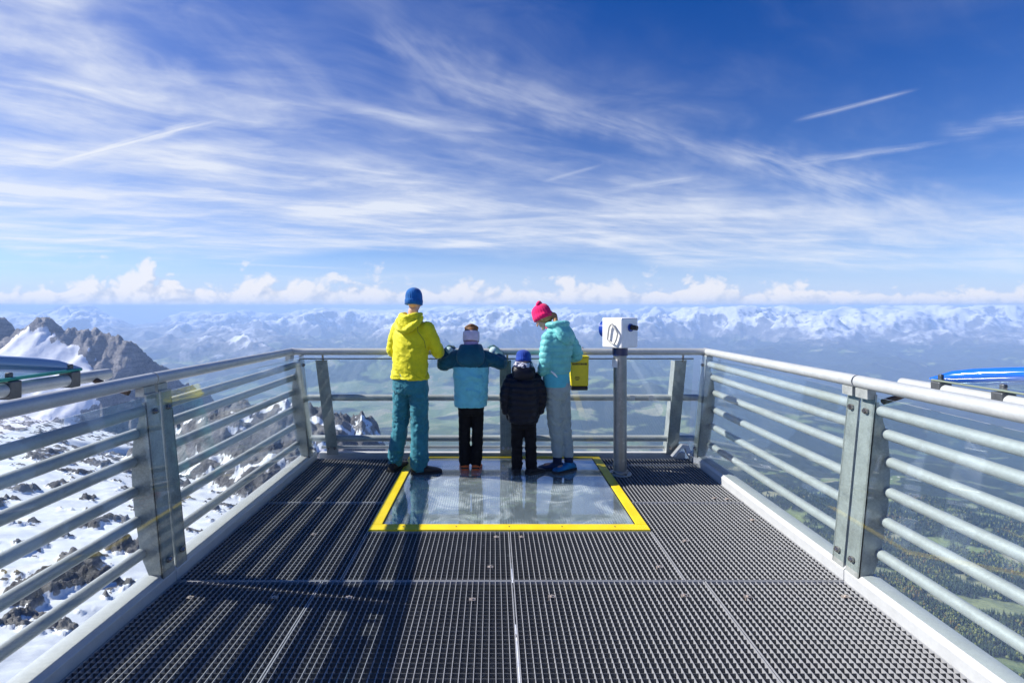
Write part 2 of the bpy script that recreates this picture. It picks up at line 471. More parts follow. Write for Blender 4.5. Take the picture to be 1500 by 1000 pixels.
tint = g.mix(deep, (.78,.92,1.20,1), (.10,.54,1.28,1))       # thin clean air at 2700 m: deep blue overhead
tn = g.n('ShaderNodeMix', data_type='RGBA', blend_type='MULTIPLY'); tn.inputs[0].default_value = 1.0
nt.links.new(sky.outputs[0], tn.inputs[6]); nt.links.new(tint, tn.inputs[7])
col = g.mix(g.math('MULTIPLY', low, .92), tn.outputs[2], (5.0,6.1,8.4,1))
ccol = g.vmath('SCALE', im.outputs['Color'], None, 10.0)
col = g.mix(g.math('MULTIPLY', im.outputs['Alpha'], front), col, ccol)
bg = g.n('ShaderNodeBackground'); nt.links.new(col, bg.inputs[0]); bg.inputs[1].default_value = 0.070
wo = g.n('ShaderNodeOutputWorld'); nt.links.new(bg.outputs[0], wo.inputs[0])

SC.view_settings.view_transform = 'Standard'; SC.view_settings.look = 'None'
SC.view_settings.exposure = 0.68; SC.view_settings.gamma = 1.0
SC.cycles.max_bounces = 8; SC.cycles.transparent_max_bounces = 24; SC.cycles.volume_bounces = 3
SC.cycles.diffuse_bounces = 3; SC.cycles.glossy_bounces = 4; SC.cycles.caustics_reflective = False; SC.cycles.caustics_refractive = False
SC.cycles.use_denoising = True

# ------------------------------------------------------------------ air
hz = MB().box(-40000, 40000, -3000, 40000, -2300, 46)
m, nt = mat('mountain_air'); g = N(nt)
pv = g.n('ShaderNodeVolumePrincipled'); pv.inputs['Color'].default_value = (0.45, 0.645, 1.0, 1); pv.inputs['Density'].default_value = 6.9e-5
pv.inputs['Anisotropy'].default_value = 0.0
g.out(None, pv.outputs[0])
ho = hz.build('haze', m); tag(ho, 'pale blue mountain air filling the valley below the platform', 'haze', kind='stuff')

# ------------------------------------------------------------------ valley and far range
def polar(az0, az1, naz, r0, r1, k, rmid=None, k2=None):
    az = np.radians(np.linspace(az0, az1, naz)); n = int(math.log(r1/r0)/k)
    r = r0*np.exp(np.linspace(0, math.log(r1/r0), n))
    if rmid:
        n1 = int(math.log(rmid/r0)/k); n2 = int(math.log(r1/rmid)/k2)
        r = np.concatenate([r0*np.exp(np.linspace(0, math.log(rmid/r0), n1, endpoint=False)), rmid*np.exp(np.linspace(0, math.log(r1/rmid), n2))])
    A, Rr = np.meshgrid(az, r)
    return np.sin(A)*Rr, np.cos(A)*Rr
def skyline(px):      # photo skyline of the far range (pixel row, photo pixels)
    xs = [-400,-100,0,40,65,100,140,160,195,235,262,300,340,400,460,520,560,640,700,740,800,880,950,1040,1120,1200,1300,1400,1500,1700,2000]
    ys = [455,455,456,456,450,445,448,461,473,471,458,457,455,459,453,455,457,453,451,447,453,455,450,452,449,453,450,447,445,448,450]
    return np.interp(px, xs, ys)
def valley_h(x, y):
    r = np.hypot(x, y); az = np.arctan2(x, y)
    base = np.interp(r, [0,600,1500,2300,3200,5000,7000,10000,13000,17000,60000], [-900,-940,-1000,-1080,-1200,-1380,-1500,-1640,-1720,-1740,-1700])
    hill = fbm(x/2600, y/2600, 6, 5)
    right = sstep(-.05, .35, az)
    amp = np.interp(r, [0,1500,4000,9000,14000], [40,70,170,150,160])
    z = base + hill*amp*1.5 + np.maximum(fbm(x/1500+9, y/1500, 5, 21), 0)*170*right*sstep(2500, 4500, r)*sstep(12000, 8000, r)
    # dark wooded hill straight ahead right
    z = z + 330*np.exp(-(((x-1900)/1700)**2 + ((y-8300)/1100)**2))*(1+.5*fbm(x/700, y/700, 4, 3))
    z = z + 260*np.exp(-(((x-5200)/1900)**2 + ((y-7200)/1200)**2))*(1+.5*fbm(x/700, y/700, 4, 8))
    # far range
    px = 723+750*x/np.maximum(y, 1)
    rg = ridged(x/6000+2.3, y/5200, 8, 31, .52)
    rg2 = ridged(x/2100+7.3, y/2100, 6, 47, .50)
    env = sstep(9500, 20500, y)
    peak_q = (448-skyline(px))/750
    crest = peak_q*22500
    far = -1700 + (crest+1700+60)*np.clip(.16 + .84*env, 0, 1)*np.clip(.05+1.06*rg+.34*(rg2-.35)*env + .40*fbm(x/9000+4, y/8000, 3, 83), 0, 1.3)
    far = far + 60*fbm(x/500, y/500, 4, 77)*env
    lim = (peak_q+.0085)*y
    over = np.maximum(far-(lim-420), 0)
    far = np.minimum(far, lim-420) + 470*(1-np.exp(-over/520))
    far = np.minimum(far, 40)
    rm_ = ridged(x/5200+9.3, y/4200, 7, 53, .52)
    far = np.maximum(far, -1720 + 1120*rm_*sstep(8800, 12000, y)*sstep(17500, 14000, y)*(.75+.8*fbm(x/8000, y/8000, 2, 57)))
    t = sstep(8200, 11500, y + 900*fbm(x/3000, y/3000, 4, 61))
    return z*(1-t) + np.maximum(far, z-100)*t
def meadow(x, y):
    r = np.hypot(x, y)
    w = fbm(x/420+40, y/420, 5, 91)
    near = sstep(.16, .24, fbm(x/380+11, y/240, 5, 71)+.10*fbm(x/60, y/60, 2, 2))
    plateau = np.exp(-(((x+1200)/3000)**2 + ((y-8000)/3000)**2))
    far = sstep(.17, .27, -.06*sstep(-500, 1800, x) + fbm(x/900+3, y/600, 5, 19) + .55*plateau + .06*fbm(x/120, y/120, 3, 5) - .02)
    k = sstep(4200, 6500, r)
    return np.clip(near*(1-k) + far*k, 0, 1)
X, Y = polar(-64, 64, 1200, 500, 33000, .0085, 9000, .0042)
Z = valley_h(X, Y)
me = grid_mesh('valley_ground', X, Y, Z)
fattr(me, 'meadow', meadow(X, Y))
m, nt = mat('valley_ground'); g = N(nt); p = g.pos(); s3 = g.sep(p)
nrm = g.sep(g.n('ShaderNodeNewGeometry').outputs['Normal'])
n1 = g.noise(g.vmath('SCALE', p, None, 1/260), 1, 6, .65); n2 = g.noise(g.vmath('SCALE', p, None, 1/38), 1, 4, .7)
forest = g.mix(g.mapr(n2, .3, .7), (.012,.022,.014), (.036,.052,.024))
forest = g.mix(g.mapr(n1, .5, .75), forest, (.055,.062,.020))
fields = g.voro(g.vmath('SCALE', p, None, 1/230), 1, 'F1', 'Color')
fs = g.sep(fields)
grass = g.mix(fs[0], (.16,.23,.07), (.30,.34,.12)); grass = g.mix(g.mapr(fs[1], .6, .9), grass, (.42,.39,.22))
grass = g.mix(g.mapr(n2, .3, .7, 0, .35), grass, (.05,.08,.025))
c = g.mix(g.attr('meadow'), forest, grass)
vill = g.math('MULTIPLY', g.math('LESS_THAN', g.voro(g.vmath('SCALE', p, None, 1/75), 1), .13), g.mapr(g.noise(g.vmath('SCALE', p, None, 1/1400), 1, 3), .56, .62))
vill = g.math('MULTIPLY', vill, g.attr('meadow'))
c = g.mix(vill, c, (.75,.70,.64))
rockn = g.noise(g.vmath('SCALE', p, None, 1/420), 1, 8, .68)
rock = g.mix(g.mapr(rockn, .35, .65), (.13,.125,.125), (.30,.285,.27))
c = g.mix(g.math('MULTIPLY', g.mapr(nrm[2], .86, .72), g.mapr(s3[2], -1500, -1000)), c, rock)
c = g.mix(g.mapr(g.math('ADD', s3[2], g.math('MULTIPLY', g.math('SUBTRACT', n1, .5), 500)), -1150, -850), c, rock)
sn = g.math('ADD', s3[2], g.math('MULTIPLY', g.math('SUBTRACT', g.math('ADD', g.math('MULTIPLY', rockn, .6), g.math('MULTIPLY', g.noise(g.vmath('SCALE', p, None, 1/3300), 1, 4, .6), .4)), .5), 2300))
snow = g.math('MULTIPLY', g.mapr(sn, -900, -520), g.mapr(g.math('ADD', nrm[2], g.math('MULTIPLY', g.math('SUBTRACT', rockn, .5), 1.3)), .62, .78))
c = g.mix(snow, c, (.86,.87,.90))
g.out(g.principled(c, .9, 0, g.bump(g.math('ADD', g.math('MULTIPLY', n2, 14), g.math('MULTIPLY', rockn, 60)), .6, 1.0)))
vo = link('valley_ground', me, m); tag(vo, kind='structure')

# ------------------------------------------------------------------ snow slope and rock below the platform
def snow_h(x, y):
    r = np.hypot(x, y)
    n = fbm(x/130, y/130, 6, 3); n2 = fbm(x/34+5, y/34, 4, 9)
    z = -70 - .36*y - .20*x + 9*n
    # left peaks: crest line of the photo at 2200 m
    yc = 2200 + 120*fbm(x/260, 0*x+3, 4, 4)
    px = 723+750*x/2200
    xs = [-300,-120,0,8,13,25,40,48,60,70,85,92,105,120,140,150,158,172,181,190,200,213,220,230,240,252,275,330,420]
    ys = [462,463,464,466,490,481,478,475,464,461,468,479,477,482,481,484,491,490,498,493,501,512,524,529,531,540,560,600,660]
    crest = (448-np.interp(px, xs, ys))/750*2200
    dist = (y-yc)
    crs = (448-np.interp(px, [-300,-120,60,150,200,240,300,420], [470,468,474,490,510,532,575,660]))/750*2200
    crest = crs + (crest-crs)*sstep(-150, 0, dist) + 44*(ridged(x/62, y/62, 5, 19, .62)-.6)*sstep(-90, 0, dist)
    jag = ridged(x/150, y/150, 6, 15, .6)
    front = crest + dist*np.where(dist < 0, .62, -.9)*1.0
    sf = np.exp(-(((x+1740 + .5*(y-1950))/250)**2 + ((y-1960)/190)**2)); sk = 1-.92*sstep(.25, .55, sf)
    face = front + 95*(jag-.75)*sstep(-10, -160, dist)*sk + (40*(ridged(x/70, y/95, 5, 25, .6)-.6)*sstep(0, -60, dist) + 16*fbm(x/26, y/26, 4, 27)*sstep(10, -20, dist))*sk
    z = np.where(y > 900, np.maximum(z, face), z)
    mt = sstep(-20, 20, face-z+15)*(y > 900)
    # rocks that stand out of the snow
    rk = fbm(x/26+.3*y/26, y/40, 6, 51, .6); big = fbm(x/190, y/190, 3, 41)
    rv = rk + .32*big
    rocks = sstep(.135, .20, rv + .12*fbm(x/7, y/9, 3, 97))
    z = z + np.clip(rv-.12, 0, .5)*19*(1-mt)*(.6+.8*ridged(x/14, y/14, 3, 61))
    # rocky rib ahead: crest seen through the end railing, cliff falling away behind it
    px2 = 723+750*x/np.maximum(y, 1)
    xs2 = [-200,60,200,260,300,345,432,470,489,503,520,530,544,568,600,640,700,900]
    ys2 = [700,680,655,618,588,580,583,588,593,595,607,597,605,622,637,668,760,1000]
    Yr = 880 + 50*fbm(x/120, 0*x+2, 3, 14)
    cr = (448-np.interp(px2, xs2, ys2))/750*y 
    dd = y-Yr
    cr = cr + 24*(ridged(px2/22, y/160, 4, 38, .6)-.62)*sstep(-45, 0, dd)
    ribz = cr + np.where(dd < 0, dd*.55, -dd*1.3) + 26*fbm(x/60+.4*y/60, y/48, 6, 33, .6)*sstep(0, -50, dd)
    ribm = sstep(-12, 22, ribz-z)
    z = np.where(y > 500, np.maximum(z, ribz), z)
    edge = 250 - .50*y + 40*fbm(x/90, y/90, 4, 63)
    drop = np.maximum(x-edge, 0)
    z = z - drop*2.2 - 12*ridged(x/50, y/50, 4, 12)*sstep(0, 60, drop)
    back = np.maximum(y-Yr-40, 0)*sstep(-900, -640, x)
    z = np.maximum(z - back*1.3, -1900)
    rockmask = np.maximum(rocks*(1-mt), np.maximum(ribm*sstep(-.25, -.05, fbm(x/60, y/40, 5, 88)), sstep(0, 40, drop)))
    rockmask = np.maximum(rockmask, sstep(0, 60, back))
    fs = fbm(x/60, y/60, 5, 99)
    mrock = sstep(.08, -.06, fs*.5 + 1.6*(sf-.42))*1.0
    rockmask = rockmask*(1-mt) + mt*mrock
    return z, rockmask, mt
X, Y = polar(-62, 72, 1100, 45, 3700, .0058)
Z, rm, mt = snow_h(X, Y)
me = grid_mesh('snow_slope', X, Y, Z); fattr(me, 'rock', rm); fattr(me, 'mount', mt)
m, nt = mat('snow_and_rock'); g = N(nt); p = g.pos()
nrm = g.sep(g.n('ShaderNodeNewGeometry').outputs['Normal'])
a = g.noise(p, .05, 8, .65); b = g.noise(g.vmath('MULTIPLY', p, (1,1,.35)), .22, 6, .7); l = g.noise(g.vmath('MULTIPLY', p, (.4,.4,1.6)), .03, 6, .65)
rock = g.mix(g.mapr(b, .3, .7), (.075,.072,.080), (.21,.20,.21)); rock = g.mix(g.mapr(l, .42, .62), rock, (.30,.285,.285)); rock = g.mix(g.mapr(a, .62, .75), rock, (.15,.14,.135))
snow = g.mix(g.mapr(a, .3, .7), (.74,.77,.82), (.86,.87,.89))
k = g.math('ADD', g.attr('rock'), g.math('MULTIPLY', g.math('SUBTRACT', b, .5), .9))
steep = g.math('MULTIPLY', g.mapr(g.math('ADD', nrm[2], g.math('MULTIPLY', g.math('SUBTRACT', a, .5), .35)), .70, .55), .9)
k = g.math('MAXIMUM', g.mapr(k, .40, .58), steep)
c = g.mix(k, snow, rock)
cr_ = g.noise(g.vmath('MULTIPLY', p, (1,1,.55)), .034, 9, .72, .4)
g.out(g.principled(c, .85, 0, g.bump(g.math('ADD', g.math('MULTIPLY', cr_, 34.0), g.math('ADD', g.math('MULTIPLY', b, 4.0), g.math('MULTIPLY', a, 4.0))), g.math('ADD', g.math('MULTIPLY', k, .75), .10), 1.0)))
so_ = link('snow_slope', me, m); tag(so_, kind='structure')

# ------------------------------------------------------------------ unseen snow plateau behind the viewer, added to bounce sunlight onto shaded backs
gx, gy = np.meshgrid(np.linspace(-420, 420, 150), np.linspace(-560, -5.0, 110))
gz = -.5 + .07*(-5.0-gy) - np.maximum(-160-gx, 0)*.35 - np.maximum(gx-6, 0)*1.3 + 3.5*fbm(gx/60, gy/60, 5, 140)*sstep(-6, -50, gy) - 2.2*sstep(3, 0, -5-gy)
gz = np.minimum(gz, 60)
gm = grid_mesh('bounce_glacier', gx, gy, gz); fattr(gm, 'rock', np.zeros(gx.size))
go_ = link('bounce_glacier', gm, m); tag(go_, kind='structure')

# ------------------------------------------------------------------ forest on the near right slopes (a mass of trees)
def forest():
    n = 90000
    az = np.radians(RNG.uniform(10, 58, n)); r = np.sqrt(RNG.uniform(1150**2, 4300**2, n))
    x = np.sin(az)*r; y = np.cos(az)*r
    keep = (meadow(x, y) < .35) & (RNG.random(n) < np.interp(r, [1150, 3000, 4300], [1, .85, .25]))
    keep &= (fbm(x/110, y/110, 3, 55) > -.32)
    x = x[keep]; y = y[keep]; n = len(x); z = valley_h(x, y)
    dec = RNG.random(n) < np.clip(.22+1.4*fbm(x/260, y/260, 3, 66), .02, .8)
    h = np.where(dec, RNG.uniform(11, 19, n), RNG.uniform(16, 31, n)); w = np.where(dec, RNG.uniform(4.0, 6.5, n), RNG.uniform(3.0, 4.6, n))
    S = 6; ang = np.arange(S)*2*PI/S
    prof = [(0.0, .55, .10, .75), (.16, 1.0, .42, 1.0), (.62, .42, .78, .62)]
    V = []
    for (hc, wc, hd, wd) in prof:
        hh = np.where(dec, hd, hc)*h; ww = np.where(dec, wd, wc)*w
        jit = RNG.uniform(.75, 1.25, (n, S)); a0 = RNG.uniform(0, 6, n)
        V.append(np.stack([x[:,None]+np.cos(ang+a0[:,None])*ww[:,None]*jit, y[:,None]+np.sin(ang+a0[:,None])*ww[:,None]*jit, (z+hh)[:,None]+0*jit], -1))
    V.append(np.stack([x, y, z+h], -1)[:,None,:])
    co = np.concatenate(V, 1); K = 3*S+1
    b = (np.arange(n)*K)[:,None]
    quads = []; tris = []
    for lv in range(2):
        for k in range(S):
            k2 = (k+1) % S
            quads.append([lv*S+k, lv*S+k2, (lv+1)*S+k2, (lv+1)*S+k])
    for k in range(S): tris.append([2*S+k, 2*S+(k+1) % S, 3*S])
    Q = (b[:,:,None]+np.array(quads)[None]).reshape(-1, 4); T = (b[:,:,None]+np.array(tris)[None]).reshape(-1, 3)
    me = bpy.data.meshes.new('forest')
    co = co.reshape(-1, 3).astype(np.float32)
    me.vertices.add(len(co)); me.vertices.foreach_set('co', co.ravel())
    li = np.concatenate([Q.ravel(), T.ravel()]).astype(np.int32)
    ls = np.concatenate([np.arange(0, Q.size, 4), Q.size+np.arange(0, T.size, 3)]).astype(np.int32)
    me.loops.add(len(li)); me.loops.foreach_set('vertex_index', li)
    me.polygons.add(len(ls)); me.polygons.foreach_set('loop_start', ls)
    me.update(calc_edges=True); me.validate()
    base = np.where(dec[:,None], np.array([.165,.180,.042]), np.array([.040,.066,.028]))*RNG.uniform(.55, 1.5, (n,1))
    gold = dec & (RNG.random(n) < np.clip(.08+1.2*fbm(x/200+8, y/200, 2, 44), 0, .5)); base[gold] = np.array([.20,.13,.025])*RNG.uniform(.7, 1.3, (gold.sum(),1))
    colr = np.concatenate([np.repeat(base[:,None,:], K, 1), np.ones((n,K,1))], -1).astype(np.float32)
    ca = me.attributes.new('tint', 'FLOAT_COLOR', 'POINT'); ca.data.foreach_set('color', colr.ravel())
    m, nt = mat('forest_foliage'); g = N(nt)
    g.out(g.principled(g.mix(g.mapr(g.noise(g.pos(), .4, 3, .7), .3, .7, 0, .5), g.acol('tint'), (.012,.02,.01)), .9))
    o = link('forest', me, m); tag(o, 'dense mixed forest with yellow autumn trees on the slope below the right railing', 'forest', kind='stuff')
forest()
# ------------------------------------------------------------------ deck
XL, XR, YE, YN = -1.91, 2.11, 5.55, 0.60
PITCH = 0.03333
def grating(x0, x1, y0, y1, label, clips=()):
    """welded press grating: bars both ways, an edge frame and hold-down clips; origin at the panel's near left corner"""
    g_ = 0.004
    x0 += g_; x1 -= g_; y0 += g_; y1 -= g_
    t = thing('grating_panel', label, 'grating panel', (x0, y0, 0), 'steel grating panels of the deck')
    w, l = x1-x0, y1-y0
    fr = MB()
    e = .005
    fr.box(0, e, 0, l, -.034, 0).box(w-e, w, 0, l, -.034, 0).box(e, w-e, 0, e, -.034, 0).box(e, w-e, l-e, l, -.034, 0)
    fr.build('edge_frame', M['grate'], t)
    b = MB(); n = int((w-2*e)/PITCH); st = (w)/ (n+1)
    for i in range(1, n+1):
        x = i*st; b.box(x-.0015, x+.0015, e, l-e, -.032, -.0008)
    b.build('bearing_bars', M['grate'], t)
    c = MB(); n = int((l-2*e)/PITCH); st = l/(n+1)
    for i in range(1, n+1):
        y = i*st; c.box(e, w-e, y-.0011, y+.0009, -.030, -.0040)
    c.build('cross_bars', M['grate_cross_shade'], t)
    for cx, cy in clips:
        k = MB(); k.box(cx-x0-.018, cx-x0+.018, cy-y0-.012, cy-y0+.012, -.001, .003)
        k.box(cx-x0-.018, cx-x0-.012, cy-y0-.012, cy-y0+.012, -.03, -.001); k.box(cx-x0+.012, cx-x0+.018, cy-y0-.012, cy-y0+.012, -.03, -.001)
        k.tube([(cx-x0, cy-y0, .003), (cx-x0, cy-y0, .009)], .007, 8)
        k.build('clip', M['clip'], t)
    return t
SA, SB, SC_ = -1.03, .115, 1.265
grating(XL, SA, YN, 3.08, 'foreground grating panel beside the left railing, striped by railing shadows', [(-1.24, 2.90), (-1.72, 2.90)])
grating(SA, SB, YN, 3.08, 'foreground grating panel left of the middle seam, half in shadow', [(-.12, 2.88), (-.82, 2.90)])
grating(SB, SC_, YN, 3.08, 'foreground grating panel right of the middle seam, fully sunlit', [(.33, 2.91), (1.09, 2.92)])
grating(SC_, XR, YN, 3.08, 'foreground grating panel beside the right railing, fully sunlit', [(1.445, 2.91), (2.0, 2.91)])
FX0, FX1, FY0, FY1 = -.92, 1.152, 3.755, 5.60
grating(XL, FX0, 3.08, 4.31, 'grating panel left of the near end of the glass floor', [(-1.30, 3.70)])
grating(XL, FX0, 4.31, YE, 'grating panel left of the far end of the glass floor', [(-1.5, 4.40)])
grating(FX0, SB, 3.08, FY0, 'narrow grating panel in front of the glass floor, left of the middle seam', [(-.02, 3.24), (.02, 3.66)])
grating(SB, FX1, 3.08, FY0, 'narrow grating panel in front of the glass floor, right of the middle seam', [(.20, 3.66), (1.05, 3.24)])
grating(FX1, XR, 3.08, 4.31, 'grating panel right of the near end of the glass floor', [(1.35, 3.60), (2.0, 3.95)])
grating(FX1, XR, 4.31, 5.33, 'grating panel behind the telescope post, under the shadow of the visitors', [(1.90, 4.40), (2.0, 4.38)])
grating(FX1, XR, 5.33, YE, 'narrow strip of grating at the far right corner of the deck')

# girders that carry the gratings
fr = MB()
for y in (.62, 3.08, 3.80, 4.31, 5.57):
    for (x0, x1) in ([(XL, FX0), (FX1, XR)] if y == 4.31 else [(XL, XR)]):
        fr.box(x0, x1, y-.05, y+.05, -.052, -.040); fr.box(x0, x1, y-.006, y+.006, -.22, -.052); fr.box(x0, x1, y-.05, y+.05, -.232, -.22)
for x in (XL+.05, FX0, FX1, XR-.05):
    fr.box(x-.05, x+.05, YN, 5.52, -.262, -.25); fr.box(x-.006, x+.006, YN, 5.52, -.50, -.262); fr.box(x-.05, x+.05, YN, 5.52, -.512, -.50)
sf = fr.build('deck_girders', M['plate']); tag(sf, kind='structure')

# glass floor
gf = thing('glass_floor', 'glass floor panel in a bright yellow frame set into the steel deck', 'glass floor', (FX0, FY0, 0))
fw, fl = FX1-FX0, FY1-FY0
yf = MB()
def bar_(x0, x1, y0, y1): yf.box(x0, x1, y0, y1, -.03, .012)
bar_(0, fw, 0, .098); bar_(0, .082, .0985, fl-.055); bar_(fw-.082, fw, .0985, fl-.055); bar_(0, fw, fl-.0545, fl)
yf.build('frame', M['yellow'], gf, bevel=.004)
for i in range(5):
    x = .25+i*(fw-.5)/4
    MB().tube([(x, .05, .012), (x, .05, .0145)], .006, 8).build('screw', M['bolt'], gf)
pn = MB().box(.0825, fw-.0825, .0987, fl-.0552, -.006, .004).build('pane', M['floor_glass'], gf)
se = MB()
se.box(.078, .092, .095, fl-.05, .0042, .0062).box(fw-.092, fw-.078, .095, fl-.05, .0042, .0062)
se.box(.092, fw-.092, .095, .107, .0042, .0062)
se.build('seal', M['rubber'], gf)

# ------------------------------------------------------------------ railings
XC = 0.10
def uin(z): return 2.01 + .095*z             # inner face of the side posts: leans out
BAR_Z = [1.04, .905, .745, .57, .398, .21]
BAR_U = [2.152, 2.185, 2.200, 2.195, 2.176, 2.148]
def post_web(s, y0, th):
    zo = [.06, .12, .21, .30, .398, .485, .57, .66, .745, .83, .905, .975, 1.04, 1.09]
    uo = np.interp(zo, [.06, .21, .398, .57, .745, .905, 1.04, 1.09], [2.095, 2.150, 2.178, 2.197, 2.203, 2.186, 2.150, 2.135])
    # scalloped seats for the tubes
    out = [(XC+s*uin(1.09), 1.09), (XC+s*uin(.06), .06)]
    for z, u in zip(zo, uo):
        out.append((XC+s*(u+.006*math.cos(z*36)), z))
    return MB().prism(out, 'y', y0, y0+th)
def flange(s, y0, y1, th=.012, z0=.06, z1=1.135):
    o = []
    for z in (z0, z1): o.append((XC+s*uin(z), z))
    for z in (z1, z0): o.append((XC+s*(uin(z)+th), z))
    return MB().prism(o, 'y', y0, y1)
def bolt(s, y, z):
    x = XC+s*(uin(z)-.004)
    b = MB()
    b.tube([(x, y, z), (x-s*.012, y, z)], .018, 16)
    b.tube([(x-s*.012, y, z), (x-s*.022, y, z)], [.0135, .010], 6)
    return b
def kick(s, y0, y1):
    u0 = 2.012 if s < 0 else 2.012
    o = [(XC+s*u0, -.10), (XC+s*u0, .060), (XC+s*(u0+.022), .082), (XC+s*(u0+.075), .090), (XC+s*(u0+.125), .080), (XC+s*(u0+.145), .055), (XC+s*(u0+.145), -.10)]
    return MB().prism(o, 'y', y0, y1)
RAIL = {-1: [(-2.02, .6, 1.225), (-2.06, 3.1, 1.21), (-2.145, 5.4, 1.165)], 1: [(2.165, .6, 1.215), (2.20, 3.1, 1.195), (2.26, 5.4, 1.165)]}
def rail_at(s, y):
    p = RAIL[s]; ys = [q[1] for q in p]
    return Vector((np.interp(y, ys, [q[0] for q in p]), y, np.interp(y, ys, [q[2] for q in p])))
def pane_side(s, y0, y1):
    za, zb = .105, 1.125
    o = []
    for z in (za, zb): o.append((XC+s*(uin(z)-.0035), z))
    for z in (zb, za): o.append((XC+s*(uin(z)-.0115), z))
    return MB().prism(o, 'y', y0, y1)
def side_section(s, y0, y1, far, label):
    r = thing('railing', label, 'railing', (XC+s*2.08, y0, 0), 'railing sections round the platform')
    inv = Matrix.Translation(-r.location)
    def put(mb, name, mt, parent=r, **k):
        mb.xf(inv); return mb.build(name, mt, parent, **k)
    ye = y1-.02 if far else y1
    pts = [rail_at(s, y) for y in np.linspace(y0+.006, ye-.006, 6)]
    put(MB().tube(pts, .038, 20), 'handrail', M['steel'], smooth=True)
    posts = [(y0+.012, y0+.112, y0+.100), (y1-.17, y1-.06, y1-.17)] if far else [(y1-.118, y1-.008, y1-.118), (y0+.6, y0+.7, y0+.6)]
    for (a, b, w) in posts:
        p = put(flange(s, a, b), 'post', M['plate'], bevel=.002)
        put(post_web(s, w, .012), 'web', M['plate'], p)
        yc = (a+b)/2
        top = rail_at(s, yc)
        st = MB().cbox((top.x, yc, top.z-.062), .05, (b-a)*.9, .055); put(st, 'saddle', M['plate'], p)
        for z in (1.03, .155): put(bolt(s, yc, z), 'bolt', M['bolt'], p, smooth=True)
    ba = y0+.112 if far else y0+.01; bb = y1-.17 if far else y1-.106
    for z, u in zip(BAR_Z, BAR_U):
        X = XC+s*u
        e = [(X, ba-.004, z), (X, bb+.004, z)]
        put(MB().tube(e, .0320, 16), 'bar', M['steel'], smooth=True)
    put(pane_side(s, y0+.008, y1-.05 if far else y1-.008), 'glass_pane', M['glass'])
    put(kick(s, y0+.003, y1+.06 if far else y1-.003), 'kick_beam', M['kick'], bevel=.004, smooth=True)
    return r
YJ = 3.09
left_near = side_section(-1, .60, YJ, False, 'near left railing section, its tubes blue in shade, over the snow slope')
left_far = side_section(-1, YJ, 5.50, True, 'far left railing section leading to the corner nearest the rocky peaks')
right_near = side_section(1, .60, YJ, False, 'near right railing section with white sunlit tubes over the forest')
right_far = side_section(1, YJ, 5.50, True, 'far right railing section with sunlit tubes running to the corner behind the telescope')

# end railing, leaning a little inwards
er = thing('railing', 'end railing across the platform with two grey mid tubes, where the family stands', 'railing', (XC, 5.6, 0), 'railing sections round the platform')
inv = Matrix.Translation(-er.location)
def pe(mb, name, mt, parent=er, **k):
    mb.xf(inv); return mb.build(name, mt, parent, **k)
def yin(z): return 5.615 - .165*z
hl, hr = Vector((-2.145, 5.4, 1.165)), Vector((2.26, 5.4, 1.165))
pts = [rail_at(-1, 5.36), Vector((-2.135, 5.405, 1.166)), Vector((-2.10, 5.425, 1.166))] + [Vector((x, 5.425, 1.166)) for x in np.linspace(-2.0, 2.1, 5)] + [Vector((2.215, 5.425, 1.166)), Vector((2.25, 5.405, 1.166)), rail_at(1, 5.36)]
pe(MB().tube(pts, .0365, 18), 'handrail', M['steel'], smooth=True)
EP = [(-1.832, -1.762), (.125, .135), (1.99, 1.955)]
for xt, xb in EP:
    o = []
    hw = .062
    vs = []
    for z, xx in ((.02, xb), (1.075, xt)):
        for dx in (-hw, hw):
            for dy in (0, .012): vs.append((xx+dx, yin(z)+dy, z))
    f = [(0,2,6,4),(1,5,7,3),(0,4,5,1),(2,3,7,6),(0,1,3,2),(4,6,7,5)]
    p = pe(MB().add(vs, f), 'post', M['plate'], bevel=.002)
    vs = []
    for z, xx in ((.02, xb), (1.055, xt)):
        for dx in (-.045, -.033):
            bul = .17
            for dy in (.0125, bul): vs.append((xx+dx, yin(z)+dy, z))
    pe(MB().add(vs, f), 'web', M['plate'], p)
    pe(MB().tube([(xt+.02, yin(1.08)+.006, 1.06), (xt+.02, 5.425, 1.14)], .011, 10), 'stem', M['bolt'], p, smooth=True)
    for z, sx in ((.10, .03), (.10, -.03)):
        xx = xb+(xt-xb)*z
        b = MB().tube([(xx+sx, yin(z), z), (xx+sx, yin(z)-.014, z)], .016, 14); pe(b, 'bolt', M['bolt'], p, smooth=True)
for z, d in ((.655, .036), (.195, .034)):
    y = yin(z)+.055
    e = [Vector((-2.12, y, z)), Vector((-2.05, y, z)), Vector((0, y, z)), Vector((2.15, y, z)), Vector((2.22, y, z))]
    mb = pe(MB().tube(e, d, 16), 'bar', M['steel'], smooth=True)
    if z > .5:
        ms = m_plain('white_sticker', (.8,.78,.76), .5)
        for x in (1.50, 1.70): pe(MB().prism([(x-.028, z-.028), (x+.028, z-.028), (x+.028, z+.028), (x-.028, z+.028)], 'y', y-.0385, y-.037), 'sticker', ms, mb)
        tp = MB(); tp.tube([(.70, y, z), (.745, y, z)], d+.0012, 16); pe(tp, 'tape', m_plain('cream_tape', (.75,.66,.42), .6), mb, smooth=True)
za, zb = .10, 1.085
for (xa, xb_) in ((-2.02, .128), (.134, 2.12)):
    vs = []
    for z in (za, zb):
        for x in (xa, xb_):
            for dy in (-.012, -.004): vs.append((x, yin(z)+dy, z))
    f = [(0,2,6,4),(1,5,7,3),(0,4,5,1),(2,3,7,6),(0,1,3,2),(4,6,7,5)]
    gp = pe(MB().add(vs, f), 'glass_pane', M['glass'])
    pe(MB().box(xa, xb_, yin(zb)-.014, yin(zb)-.002, zb+.0005, zb+.012), 'edge_strip', M['dark_steel'], gp)
